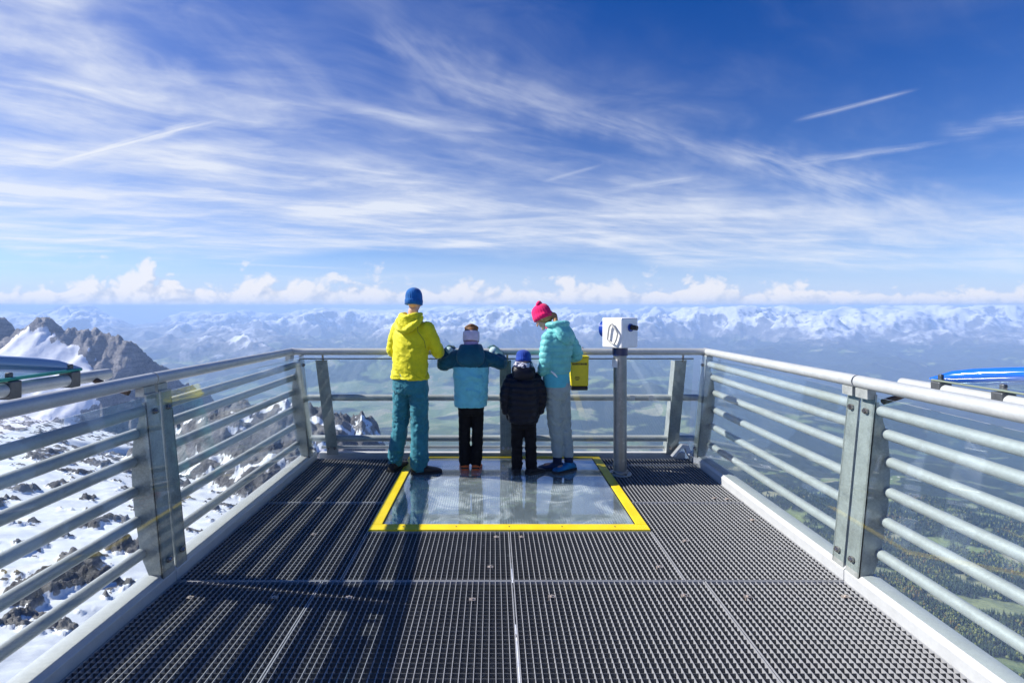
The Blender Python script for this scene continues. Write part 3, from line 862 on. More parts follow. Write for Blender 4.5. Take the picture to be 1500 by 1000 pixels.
pe(MB().box(-1.93, 2.12, 5.66, 5.72, -.1, .03).box(-1.93, 2.12, 5.735, 5.75, .05, .085), 'kick_beam', M['kick'], bevel=.004)
# folded corner plates by the right corner
cp = MB()
cp.prism([(1.92, .03), (2.03, .16), (2.10, .155), (2.13, .03), (2.10, .03), (2.06, .12), (2.02, .12), (1.96, .03)], 'y', 5.50, 5.56)
cp.cbox((2.10, 5.42, .06), .10, .09, .012, Matrix.Rotation(R(35), 3, 'Y'))
cp.cbox((2.13, 5.30, .045), .06, .10, .05, Matrix.Rotation(R(25), 3, 'Z'))
pe(cp, 'corner_bracket', m_plain('white_bracket', (.78,.77,.76), .5))

# ------------------------------------------------------------------ panorama boards outside the side railings
def m_board(name, col):
    m, nt = mat(name); g = N(nt)
    g.out(g.principled(col, .08, 0, None, Coat_Weight=.6)); return m
M['board_glass'] = m_glass('board_glass', (.72,.86,.88), 2.0, .10)
M['board_left'] = m_board('pale_blue_rim', (.30,.40,.55)); M['board_edge'] = m_plain('green_glass_edge', (.06,.30,.22), .15)
M['board_right'] = m_board('blue_board', (.015,.13,.62)); M['board_inner'] = m_board('olive_glass_edge', (.22,.26,.20))
def board(s, label, y_end, z_t, mt, mt2):
    X = XC+s*2.40
    t = thing('panorama_board', label, 'panorama board', (X, y_end, z_t))
    tb = MB().tube([(0, -2.3, .03), (0, 0, 0)], .033, 18).build('tube', M['steel'], t, smooth=True)
    # long curved board carried above the tube: straight inner edge, bowed outer edge
    n = 26; L = 2.0
    top = []; 
    def pt(i, v):      # v 0 inner edge, 1 outer edge
        a = i/n; y = -.22-a*L; w = .34*math.sin(PI*min(a*1.0, .999))**.75
        return Vector((s*(-.02+w*v), y, .055 + .115*v*math.sin(PI*a)**.75 + .02*a))
    mb = MB(); vs = []; fs = []
    K = 7
    for i in range(n+1):
        for k in range(K):
            vs.append(pt(i, k/(K-1)))
    for i in range(n):
        for k in range(K-1):
            fs.append((i*K+k, i*K+k+1, (i+1)*K+k+1, (i+1)*K+k))
    mb.add(vs, fs)
    o = mb.build('board', M['board_glass'], t, smooth=True)
    so2 = o.modifiers.new('thickness', 'SOLIDIFY'); so2.thickness = .012; so2.offset = 0
    MB().tube([pt(i, 1.0) for i in range(n+1)], [.010+.030*min(1, 7*math.sin(PI*i/n)) for i in range(n+1)], 14).build('rim', mt, o, smooth=True)
    MB().tube([pt(i, 0.0) for i in range(n+1)], .009 if s < 0 else .006, 8).build('inner_rim', mt2, o, smooth=True)
    for y in (-.27, -.62, -.97):
        c = MB(); c.box(-.036, .036, y-.03, y+.03, -.036, .05); c.box(-.012, .012, y-.012, y+.012, .05, .09)
        c.build('clamp', M['dark_steel'], t, bevel=.006)
    br = MB().tube([(0, -.12, -.01), (-s*.12, -.13, -.06), (-s*.22, -.13, -.09)], .016, 10); br.build('bracket', m_plain('brown_bracket_%d' % (s+1), (.10,.065,.045), .6), t, smooth=True)
    return t
board(-1, 'clear glass panorama board with pale rim and green edge outside the left railing', 3.05, 1.245, M['board_left'], M['board_edge'])
board(1, 'glass panorama board with bright blue rounded rim outside the right railing', 3.13, 1.178, M['board_right'], M['board_inner'])

# ------------------------------------------------------------------ telescope
tx, ty = 1.245, 5.04
ts = thing('telescope', 'white coin telescope box on a grey post beside the glass floor', 'telescope', (tx, ty, 0))
MB().tube([(0,0,.0), (0,0,.010)], .112, 28).build('base_plate', M['plate'], ts, smooth=True, bevel=.003)
pp = MB(); pp.tube([(0,0,.012), (0,0,.03), (0,0,.04), (0,0,1.165)], [.075, .073, .064, .064], 26); pp.build('post', m_steel('telescope_post', (.26,.28,.29), .6, .38, .5), ts, smooth=True)
for a in range(4):
    x, y = .092*math.cos(a*PI/2+.4), .092*math.sin(a*PI/2+.4)
    MB().tube([(x, y, .012), (x, y, .024)], .011, 6).build('bolt', M['bolt'], ts)
MB().tube([(0,0,1.165), (0,0,1.235)], .074, 26).build('collar', m_plain('navy_collar', (.005,.014,.085), .35), ts, smooth=True)
hd = bpy.data.objects.new('head', None)
white = m_plain('telescope_white_paint', (.78,.78,.78), .35, 0, .05)
navy = m_plain('telescope_blue', (.01,.05,.32), .25)
Rz = Matrix.Rotation(R(41), 4, 'Z')
bx = MB().box(-.135, .135, -.115, .115, 1.245, 1.535); bx.xf(Rz)
box = bx.build('housing', white, ts, bevel=.012)
def hp(mb, name, mt, **k): mb.xf(Rz); return mb.build(name, mt, box, **k)
hp(MB().tube([(.0, -.115, 1.44), (.0, -.13, 1.44)], .038, 20), 'eyepiece_plate', navy, smooth=True)
# local -y face is turned to the camera's right, local -x face to the left
hp(MB().tube([(.0, -.13, 1.445), (.012, -.19, 1.437)], [.026, .022], 18), 'eyepiece', M['rubber'], smooth=True)
hp(MB().tube([(-.156, y, z) for y, z in ((-.016,1.477),(-.055,1.43),(-.082,1.387),(-.066,1.33),(-.043,1.285),(0.0,1.30),(.036,1.325),(.028,1.38),(.018,1.44),(0.0,1.47),(-.016,1.477))], .0090, 10), 'handle', m_plain('handle_grey', (.50,.49,.45), .4), smooth=True)
hp(MB().tube([(-.13, -.010, 1.470), (-.156, -.010, 1.472)], .008, 8), 'handle_stub', m_plain('stub_grey', (.50,.49,.45), .4), smooth=True)
hp(MB().tube([(.13, -.03, 1.34), (.19, -.03, 1.35), (.205, -.03, 1.42), (.19, -.03, 1.485), (.13, -.03, 1.49)], .006, 10), 'side_loop', m_plain('loop_grey', (.4,.42,.5), .4), smooth=True)
hp(MB().tube([(-.03, .115, 1.42), (-.03, .175, 1.42)], [.075, .082], 24), 'lens_hood', navy, smooth=True)
MB().box(-.075, -.068, -.03, .035, 1.05, 1.13).xf(Matrix.Rotation(R(35), 4, 'Z')).build('label_plate', m_plain('label_white', (.75,.73,.70), .5), ts)

# ------------------------------------------------------------------ yellow bin hung on the end railing
bx0, by0 = .885, 5.33
yb = thing('rail_bin', 'yellow bin with a black base hanging on the end railing beside the woman', 'bin', (bx0, by0, .78))
my = m_plain('bin_yellow', (.72,.60,.006), .45, 0, .06)
o = [(-.088, .045), (-.097, .335), (.097, .335), (.092, .045)]
MB().prism(o, 'y', -.06, .06).build('body', my, yb, bevel=.010)
MB().box(-.085, .088, -.055, .055, 0, .044).build('base', M['rubber'], yb, bevel=.01)
MB().box(-.101, .101, -.066, .066, .336, .352).build('rim', my, yb, bevel=.004)
wr = MB(); random.seed(3)
x = -.075
while x < .07:
    w = random.uniform(.006, .013); wr.box(x, x+w, -.0625, -.0605, .262, .284); x += w+.004
ink = m_plain('bin_lettering', (.05,.045,.01), .6); wr.build('lettering', ink, yb); wr = MB()
for zz, x0, x1 in ((.135, -.045, -.005), (.120, -.05, 0), (.106, -.04, -.01)):
    x = x0
    while x < x1:
        w = random.uniform(.003, .007); wr.box(x, x+w, -.0625, -.0605, zz, zz+.008); x += w+.002
wr.build('small_print', ink, yb)
for x in (-.06, .06):
    MB().tube([(x, .05, .30), (x, .062, .37), (x, .095, .432), (x, .13, .425), (x, .14, .38)], .006, 8).build('hook', M['bolt'], yb, smooth=True)
# ------------------------------------------------------------------ people
def ring_loft(mb, rings, n=36, power=2.2):
    """rings (cx,cy,cz,rx,ry,rot_deg) stacked upward"""
    vs = []
    for cx, cy, cz, rx, ry, rt in rings:
        cr, sr = math.cos(R(rt)), math.sin(R(rt))
        for k in range(n):
            a = 2*PI*k/n; c, s = math.cos(a), math.sin(a)
            px = rx*math.copysign(abs(c)**(2/power), c); py = ry*math.copysign(abs(s)**(2/power), s)
            vs.append((cx+px*cr-py*sr, cy+px*sr+py*cr, cz))
    m = len(rings); fs = []
    for i in range(m-1):
        for k in range(n):
            k2 = (k+1) % n; fs.append((i*n+k, i*n+k2, (i+1)*n+k2, (i+1)*n+k))
    fs.append(tuple(range(n-1,-1,-1))); fs.append(tuple((m-1)*n+k for k in range(n)))
    return mb.add(vs, fs)
def dens_rings(rings, per=5):
    """smooth extra rings between the given ones"""
    A = np.array([list(r) for r in rings], float); t = np.arange(len(A)); tt = np.linspace(0, len(A)-1, (len(A)-1)*per+1)
    out = []
    for u in tt:
        i = min(int(u), len(A)-2); f = u-i
        p0 = A[max(i-1,0)]; p1 = A[i]; p2 = A[i+1]; p3 = A[min(i+2,len(A)-1)]
        out.append(0.5*((2*p1)+(p2-p0)*f+(2*p0-5*p1+4*p2-p3)*f*f+(3*p1-p0-3*p2+p3)*f**3))
    return [tuple(o) for o in out]
def solid(mb, name, mats, parent, voxel=.008, smooth=4, disp=None, pick=None):
    """weld overlapping shapes into one continuous skin, smooth it, then lay folds into it"""
    me0 = mb.mesh('tmp'); o = bpy.data.objects.new('tmp', me0); COL.objects.link(o)
    r = o.modifiers.new('r', 'REMESH'); r.mode = 'VOXEL'; r.voxel_size = voxel
    if smooth:
        s = o.modifiers.new('s', 'SMOOTH'); s.iterations = smooth; s.factor = .5
    dg = bpy.context.evaluated_depsgraph_get(); dg.update()
    me = bpy.data.meshes.new_from_object(o.evaluated_get(dg)); me.name = name
    bpy.data.objects.remove(o); bpy.data.meshes.remove(me0)
    n = len(me.vertices); co = np.empty(n*3, np.float32); me.vertices.foreach_get('co', co); co = co.reshape(-1, 3)
    if disp is not None:
        nn = np.empty(n*3, np.float32); me.vertex_normals.foreach_get('vector', nn); nn = nn.reshape(-1, 3)
        d = disp(co[:,0].astype(float), co[:,1].astype(float), co[:,2].astype(float), nn)
        co = co + nn*d[:,None].astype(np.float32)
        me.vertices.foreach_set('co', co.ravel()); me.update()
    if not isinstance(mats, (list, tuple)): mats = [mats]
    ob = link(name, me, mats[0], parent, smooth=True, angle=180)
    for m_ in mats[1:]: me.materials.append(m_)
    if pick is not None:
        c = np.empty(len(me.polygons)*3, np.float32); me.polygons.foreach_get('center', c); c = c.reshape(-1, 3)
        me.polygons.foreach_set('material_index', pick(c[:,0], c[:,1], c[:,2]).astype(np.int32))
    return ob
def folds(amp, seed, zs=(), base=.6, fx=7, fz=16):
    """cloth folds; stronger around the heights listed in zs as (z, spread, gain)"""
    def f(x, y, z, n):
        a = np.arctan2(y, x)
        u = (x+y*.7)*fx; v = z*fz + (x-y)*fx*.55
        w = ridged(u*.7+seed, v*.55, 3, seed, .5)-.55
        w2 = fbm(u*1.6+seed*3, v*1.3, 3, seed+5)
        k = np.full_like(z, base)
        for zz, sp, gn in zs: k = k+gn*np.exp(-((z-zz)/sp)**2)
        e1 = fbm(u*.55+seed*1.7, v*.42+.3*u, 3, seed+31); e2 = fbm(u*.8+seed*.9, v*.55-.35*u, 3, seed+37)
        cr = np.exp(-(e1/.045)**2)+.8*np.exp(-(e2/.045)**2)
        return amp*k*(w*1.1+.55*w2-.42*cr)
    return f
def quilt(amp, step, seed, z0, z1, fold=.003):
    def f(x, y, z, n):
        ph = (z + .012*fbm(x*9+seed, y*9, 2, seed))/step
        q = np.abs(np.sin(PI*ph))**.55-.6
        k = sstep(z0-.01, z0+.01, z)*sstep(z1+.03, z1-.02, z)*(np.abs(n[:,2]) < .85)
        return amp*q*k + fold*fbm(x*22+seed, z*26, 3, seed+2) + fold*.8*fbm((x+y)*40, z*14+seed, 3, seed+4)
    return f
def hand(mb, wrist, fwd, back, thumb_side, s=1.0, curl=.5):
    """palm, four unequal bent fingers and a thumb set on the side of the palm"""
    w = Vector(wrist); f = Vector(fwd).normalized(); b = Vector(back).normalized(); b = (b-f*b.dot(f)).normalized()
    t = f.cross(b).normalized()
    if t.dot(Vector(thumb_side)) < 0: t = -t
    for k in (-1.4, -.5, .5, 1.4):
        mb.limb([w + t*k*.011*s, w+f*.045*s+t*k*.0175*s, w+f*.088*s+t*k*.0190*s], [.017*s, .0150*s, .0115*s], 10, 3)
    for k, L in ((1.5, .074), (.5, .084), (-.5, .078), (-1.5, .060)):
        p = w+f*.088*s+t*k*.0192*s; a = curl*.55; pts = [p]; d = f
        for seg in (.46, .30, .24):
            d = (f*math.cos(a)-b*math.sin(a)).normalized(); p = p+d*L*seg*s; pts.append(p); a += curl*.75
        mb.limb(pts, [.0100*s, .0092*s, .0084*s, .0072*s], 10, 3)
    p = w+f*.022*s+t*.026*s
    mb.limb([p, p+(t*.6+f*.75-b*.15).normalized()*.038*s, p+(t*.45+f*1.0-b*.4).normalized()*.068*s], [.0135*s, .0112*s, .0085*s], 10, 3)
def head(mb, c, s, M3):
    """skull, jaw, nose, brows, lips, ears; M3 turns the +Y facing head"""
    c = Vector(c)
    def P(x, y, z): return c + M3 @ Vector((x*s, y*s, z*s))
    mb.ball(c + M3 @ Vector((0,-.008*s,.020*s)), .076*s, .096*s, .098*s, M=M3)
    mb.ball(P(0,.022,-.045), .058*s, .066*s, .072*s, M=M3)
    mb.limb([P(0,.088,.012), P(0,.104,-.016), P(0,.112,-.030)], [.008*s,.010*s,.013*s], 10, 3)
    mb.limb([P(-.040,.076,.024), P(0,.090,.026), P(.040,.076,.024)], [.010*s,.010*s,.010*s], 10, 3)
    mb.limb([P(-.020,.080,-.058), P(0,.088,-.057), P(.020,.080,-.058)], [.007*s,.0085*s,.007*s], 10, 3)
    mb.ball(P(0,.072,-.098), .024*s, .020*s, .018*s, M=M3)
    for sx in (-1, 1):
        mb.ball(P(sx*.078,-.004,-.006), .010*s, .019*s, .031*s, M=M3)
        mb.ball(P(sx*.045,.058,-.030), .024*s, .022*s, .022*s, M=M3)
def m_skin():
    m, nt = mat('skin'); g = N(nt); p = g.obj()
    c = g.mix(g.mapr(g.noise(p, 25, 4), .3, .7), (.52,.29,.20), (.62,.37,.27))
    b = g.principled(c, .5, 0, g.bump(g.noise(p, 300, 2), .1, .001)); b.node.inputs['Subsurface Weight'].default_value = .12; b.node.inputs['Subsurface Radius'].default_value = (.012,.004,.002)
    g.out(b); return m
SKIN = m_skin()
def body(t, J, hands=()):
    """one continuous figure from joints: neck, shoulders, elbows, wrists, hips, knees, ankles"""
    mb = MB(); s = J['s']
    ring_loft(mb, dens_rings(J['torso']), 24)
    for a in ('l', 'r'):
        mb.limb([J[a+'sh'], J[a+'el'], J[a+'wr']], [.046*s, .036*s, .026*s])
        mb.limb([J[a+'hip'], J[a+'kn'], J[a+'an']], [.072*s, .050*s, .036*s])
        mb.limb([J[a+'an'], Vector(J[a+'an'])+Vector((0,.0,-.05*s)), Vector(J[a+'an'])+Vector(J.get(a+'toe', (0,.12,-.06)))*s], [.036*s, .036*s, .026*s])
    mb.limb([J['nb'], J['nt']], [.056*s, .052*s])
    head(mb, J['head'], J['hs'], J['hM'])
    for h in hands: hand(mb, *h[:4], **h[4])
    return solid(mb, 'body', SKIN, t, .0062, 2)
def shoe(t, ankle, d, L, w, h, col_u, col_s, s=1.0):
    """low shoe: shaped upper on a flat sole; d is where the toe points"""
    a = Vector(ankle); d = Vector((d[0], d[1], 0)).normalized(); sd_ = Vector((d.y, -d.x, 0))
    heel = Vector((a.x, a.y, 0))-d*L*.26
    prof = [(0,.34,.62),(.06,.42,.80),(.18,.46,.98),(.32,.47,1.0),(.46,.49,.80),(.60,.53,.60),(.75,.54,.50),(.88,.46,.42),(.96,.32,.34),(1.0,.16,.24)]
    vs = []; n = 20
    for u, ww, hh in prof:
        c = heel+d*L*u
        for k in range(n):
            an = 2*PI*k/n; cx = math.cos(an); sy = math.sin(an)
            z = .016+(h*hh-.016)*(.5+.5*math.copysign(abs(sy)**.75, sy)); wd = w*ww*math.copysign(abs(cx)**.8, cx)*(1-.30*max(sy, 0)*(hh > .7))
            vs.append(c+sd_*wd+Vector((0,0,z)))
    m = len(prof); fs = []
    for i in range(m-1):
        for k in range(n):
            k2 = (k+1) % n; fs.append((i*n+k, i*n+k2, (i+1)*n+k2, (i+1)*n+k))
    fs.append(tuple(range(n-1,-1,-1))); fs.append(tuple((m-1)*n+k for k in range(n)))
    o = MB().add(vs, fs).build('shoe', col_u, t, smooth=True, angle=70)
    out = []
    for u, ww, hh in prof: out.append(heel+d*L*(u*1.03-.015)+sd_*w*(ww+.035))
    for u, ww, hh in reversed(prof): out.append(heel+d*L*(u*1.03-.015)-sd_*w*(ww+.035))
    vs = [p+Vector((0,0,.0015)) for p in out]+[p+Vector((0,0,.024)) for p in out]; q = len(out)
    f = [tuple(range(q)), tuple(range(2*q-1, q-1, -1))]+[(i, i+q, (i+1)%q+q, (i+1)%q) for i in range(q)]
    MB().add(vs, f).build('sole', col_s, o)
    return o
def knit_hat(t, c, rx, ry, z0, z1, M3, mat_, rib=34, name='hat', fold=.0, pom=False):
    """ribbed knitted cap with a turned-up edge"""
    c = Vector(c); H = z1-z0; prof = [(0,.97),(.02,1.03),(.26,1.06),(.29,1.03),(.31,1.0),(.5,.99),(.68,.92),(.82,.78),(.92,.56),(.98,.30),(1.0,.06)]
    n = rib*4; vs = []
    for i, (u, k) in enumerate(prof):
        for j in range(n):
            a = 2*PI*j/n; rr = k*(1+.018*math.cos(a*rib)) + (.02*math.sin(3*a+u*5) if u > .3 else 0)
            vs.append(c + M3 @ Vector((rx*rr*math.cos(a), ry*rr*math.sin(a), z0+H*u)))
    m = len(prof); fs = []
    for i in range(m-1):
        for j in range(n):
            j2 = (j+1) % n; fs.append((i*n+j, i*n+j2, (i+1)*n+j2, (i+1)*n+j))
    fs.append(tuple(range(n-1,-1,-1))); fs.append(tuple((m-1)*n+j for j in range(n)))
    return MB().add(vs, fs).build(name, mat_, t, smooth=True, angle=80)
I3 = Matrix.Identity(3)
def rotz(d): return Matrix.Rotation(R(d), 3, 'Z')
def rotx(d): return Matrix.Rotation(R(d), 3, 'X')

# --- man in yellow
def man():
    t = thing('person', 'man in a yellow hooded jacket, teal trousers and blue knitted cap', 'person', (-.832, 5.11, 0)); t.rotation_euler = (0, 0, R(-24))
    J = dict(s=1.0, hs=.96, hM=rotz(14) @ rotx(-6), torso=[(0,.0,.86,.14,.10,0),(0,.0,1.0,.135,.095,0),(0,.02,1.2,.15,.105,0),(0,.05,1.38,.155,.10,0),(0,.055,1.48,.10,.07,0)],
        lsh=(-.165,.05,1.43), lel=(-.252,.06,1.185), lwr=(-.17,.27,1.225), rsh=(.17,.05,1.43), rel=(.250,.10,1.195), rwr=(.13,.33,1.235),
        lhip=(-.09,0,.90), lkn=(-.125,.02,.48), lan=(-.168,-.01,.09), rhip=(.10,0,.90), rkn=(.098,.02,.48), ran=(.112,-.01,.09),
        ltoe=(-.02,.13,-.06), rtoe=(.10,.08,-.06), nb=(0,.055,1.44), nt=(-.003,.06,1.60), head=(-.004,.075,1.70))
    body(t, J, [((-.165,.285,1.23), (.75,.5,-.06), (0,0,1), (.3,.9,0), dict(s=1.0, curl=.7)), ((.125,.34,1.235), (-.75,.45,-.12), (0,0,1), (-.3,.9,0), dict(s=1.0, curl=.7))])
    teal = m_cloth('teal_trousers', (.028,.195,.255), .6, .14)
    tr = MB()
    ring_loft(tr, dens_rings([(0,.0,.775,.16,.115,0),(.003,.0,.86,.187,.138,0),(.003,-.003,.94,.180,.132,0),(.002,0,1.02,.165,.118,0)]))
    tr.limb([(-.088,0,.86), (-.128,.02,.48), (-.170,-.012,.10)], [.104,.086,.082]); tr.limb([(.096,0,.86), (.098,.02,.48), (.112,-.012,.09)], [.104,.088,.090])
    solid(tr, 'trousers', teal, t, .0085, 4, folds(.0125, 5, [(.78,.08,.9),(.50,.13,.9),(.14,.09,1.2)], .5, 10, 18))
    yel = m_cloth('yellow_softshell', (.72,.66,.012), .6, .08)
    jk = MB()
    ring_loft(jk, dens_rings([(0,-.002,.925,.196,.150,0),(0,-.002,.955,.200,.154,0),(0,.0,1.06,.186,.142,0),(0,.012,1.22,.188,.138,0),(0,.03,1.36,.196,.132,0),(0,.045,1.44,.172,.112,0),(0,.05,1.50,.105,.085,0),(0,.052,1.555,.080,.078,0)]))
    jk.limb([(-.165,.045,1.425), (-.228,.05,1.30), (-.255,.065,1.175), (-.225,.18,1.19), (-.175,.27,1.222)], [.078,.068,.062,.056,.047])
    jk.limb([(.168,.045,1.425), (.222,.065,1.31), (.258,.105,1.185), (.20,.22,1.20), (.135,.325,1.228)], [.078,.069,.063,.056,.047])
    jo = solid(jk, 'jacket', yel, t, .0085, 4, folds(.0125, 9, [(.98,.05,1.6),(1.20,.10,.5)], .5, 7, 15))
    hd_ = MB()     # folded hood on the back
    hd_.limb([(-.118,.0,1.53), (-.10,-.075,1.475), (-.045,-.125,1.425), (.012,-.135,1.405), (.07,-.118,1.43), (.112,-.07,1.478), (.122,.0,1.53)], [.030,.038,.036,.030,.036,.038,.030], 12, 4)
    hd_.limb([(-.09,.05,1.565), (-.075,-.045,1.555), (0,-.085,1.535), (.075,-.045,1.555), (.09,.05,1.565)], [.024,.030,.032,.030,.024], 12, 4)
    ring_loft(hd_, [(0,-.068,1.42,.060,.040,0),(0,-.07,1.46,.090,.048,0),(0,-.05,1.52,.098,.062,0),(0,-.03,1.56,.075,.05,0)])
    solid(hd_, 'hood', yel, jo, .0075, 3, folds(.007, 14, [], 1.0, 10, 20))
    sm = MB(); sm.tube([(.150,-.098,1.45),(.160,-.112,1.40),(.178,-.085,1.36),(.200,-.058,1.31),(.205,-.045,1.24)], .0035, 6)
    sm.build('seam', m_plain('olive_seam', (.20,.19,.02), .7), jo)
    hM = J['hM']
    knit_hat(t, (-.004,.072,1.70), .084, .102, -.040, .138, hM, m_cloth('blue_knit', (.010,.115,.36), .9, .2), 30)
    br = m_cloth('brown_leather', (.045,.034,.028), .6, .3); bs = M['rubber']
    shoe(t, (-.168,-.02,0), (-.10,1), .30, .105, .105, br, bs); shoe(t, (.118,-.02,0), (.85,.62), .30, .105, .105, br, bs)
    return t
man()

# --- girl leaning on the rail
def girl():
    t = thing('person', 'girl in a two tone teal jacket and black trousers with elbows spread on the rail', 'person', (-.227, 5.15, 0))
    hM = rotx(-14)
    J = dict(s=.74, hs=.86, hM=hM, torso=[(0,0,.62,.10,.08,0),(0,0,.75,.105,.08,0),(0,.01,.95,.12,.085,0),(0,.03,1.12,.12,.08,0),(0,.035,1.2,.07,.055,0)],
        lsh=(-.145,.03,1.145), lel=(-.285,.07,1.06), lwr=(-.240,.245,1.20), rsh=(.145,.03,1.145), rel=(.312,.07,1.075), rwr=(.225,.245,1.20),
        lhip=(-.062,0,.66), lkn=(-.066,.01,.36), lan=(-.062,-.01,.07), rhip=(.062,0,.66), rkn=(.066,.01,.36), ran=(.050,-.01,.07), nb=(0,.035,1.17), nt=(0,.05,1.27), head=(0,.06,1.335))
    body(t, J)
    bk = m_cloth('black_trousers', (.005,.005,.007), .8, .2, .0)
    tr = MB(); ring_loft(tr, dens_rings([(0,0,.56,.115,.085,0),(0,0,.64,.135,.11,0),(0,0,.74,.13,.105,0)]))
    tr.limb([(-.062,0,.62), (-.066,.01,.36), (-.064,-.012,.085)], [.070,.058,.057]); tr.limb([(.062,0,.62), (.066,.01,.36), (.054,-.012,.085)], [.070,.058,.057])
    solid(tr, 'trousers', bk, t, .008, 3, folds(.007, 23, [(.36,.1,.8),(.12,.06,1.0)], .5, 12, 24))
    cy = m_cloth('light_cyan_shell', (.17,.57,.65), .6, .08); dk = m_cloth('dark_teal_shell', (.006,.085,.130), .6, .12)
    jk = MB()
    ring_loft(jk, dens_rings([(0,0,.645,.166,.130,0),(0,0,.70,.168,.133,0),(0,0,.85,.172,.138,0),(0,.0,.98,.176,.136,0),(0,.012,1.08,.178,.130,0),(0,.025,1.16,.150,.108,0),(0,.035,1.22,.095,.085,0),(0,.04,1.265,.082,.080,0)]))
    jk.limb([(-.135,.025,1.14), (-.215,.03,1.085), (-.285,.065,1.058), (-.280,.15,1.11), (-.245,.235,1.19)], [.072,.070,.068,.060,.046])
    jk.limb([(.135,.025,1.14), (.225,.03,1.095), (.308,.065,1.070), (.285,.15,1.12), (.230,.235,1.19)], [.072,.070,.068,.060,.046])
    def pk(x, y, z): return np.where((z > 1.045-.35*np.maximum(np.abs(x)-.15, 0)) | (np.abs(x) > .183), 1, 0)
    jo = solid(jk, 'jacket', [cy, dk], t, .0085, 4, folds(.016, 31, [(.93,.05,1.0),(.82,.05,.5)], .75, 5, 13), pk)
    hd_ = MB()
    ring_loft(hd_, dens_rings([(0,-.085,1.045,.070,.040,0),(0,-.100,1.085,.125,.055,0),(0,-.085,1.16,.140,.070,0),(0,-.045,1.225,.125,.085,0),(0,-.01,1.265,.105,.085,0)]))
    solid(hd_, 'hood', dk, jo, .008, 3, folds(.006, 37, [], 1.0, 8, 14))
    hc = Vector(J['head'])
    hair = m_cloth('brown_hair', (.16,.075,.030), .55, .5, .1)
    hr = MB(); hr.ball(hc+hM @ Vector((0,-.012,.030)), .076, .094, .080, M=hM)
    hr.limb([hc+hM @ Vector((-.05,-.04,.085)), hc+hM @ Vector((0,-.05,.105)), hc+hM @ Vector((.055,-.04,.085))], [.020,.024,.020])
    solid(hr, 'hair', hair, t, .005, 2, lambda x, y, z, n: .003*fbm(x*120, y*30+z*30, 3, 7))
    hb = MB(); n = 40; vs = []
    for u, k in ((0,1.0),(.1,1.05),(.5,1.07),(.9,1.05),(1,1.0)):
        for j in range(n):
            a = 2*PI*j/n; vs.append(hc+hM @ Vector((.080*k*math.cos(a), -.008+.094*k*math.sin(a), -.050+.100*u)))
    fs = []
    for i in range(4):
        for j in range(n): fs.append((i*n+j, i*n+(j+1)%n, (i+1)*n+(j+1)%n, (i+1)*n+j))
    hb.add(vs, fs); hb.build('headband', m_cloth('pale_lilac_knit', (.62,.55,.66), .9, .12), t, smooth=True, angle=80)
    nk = MB(); ring_loft(nk, dens_rings([(0,.03,1.22,.078,.075,0),(0,.04,1.265,.074,.074,0),(0,.045,1.30,.066,.068,0)])); solid(nk, 'neck_warmer', m_cloth('lilac_fleece', (.50,.36,.56), .9, .15), t, .006, 2, folds(.006, 41, [], 1, 12, 40))
    gm = m_cloth('teal_glove', (.008,.070,.085), .7, .3); gw = m_cloth('glove_pale_trim', (.45,.62,.66), .7)
    for sx in (-1, 1):
        w = Vector((-.240 if sx < 0 else .225, .245, 1.205)); gl = MB()
        hand(gl, w, (-sx*.10, .8, .12), (0,-.1,1), (-sx, .2, 0), .98, .75)
        gl.limb([w+Vector((0,-.05,-.03)), w+Vector((0,.0,0))], [.042,.037])
        go = solid(gl, 'glove', gm, t, .005, 2)
        cf = MB().limb([w+Vector((0,-.056,-.034)), w+Vector((0,-.040,-.024))], [.0445,.0440]); cf.build('cuff', gw, go, smooth=True)
    og = m_cloth('orange_shoe_fabric', (.85,.16,.035), .6, .15); 
    for x, d in ((-.060, -.12), (.050, .12)):
        s_ = shoe(t, (x,-.02,0), (d,1), .225, .088, .085, og, m_plain('coral_sole', (.55,.16,.10), .5))
        st = MB().box(x-.036, x+.036, -.086, -.078, .040, .052); st.build('strap', M['rubber'], s_)
    return t
girl()

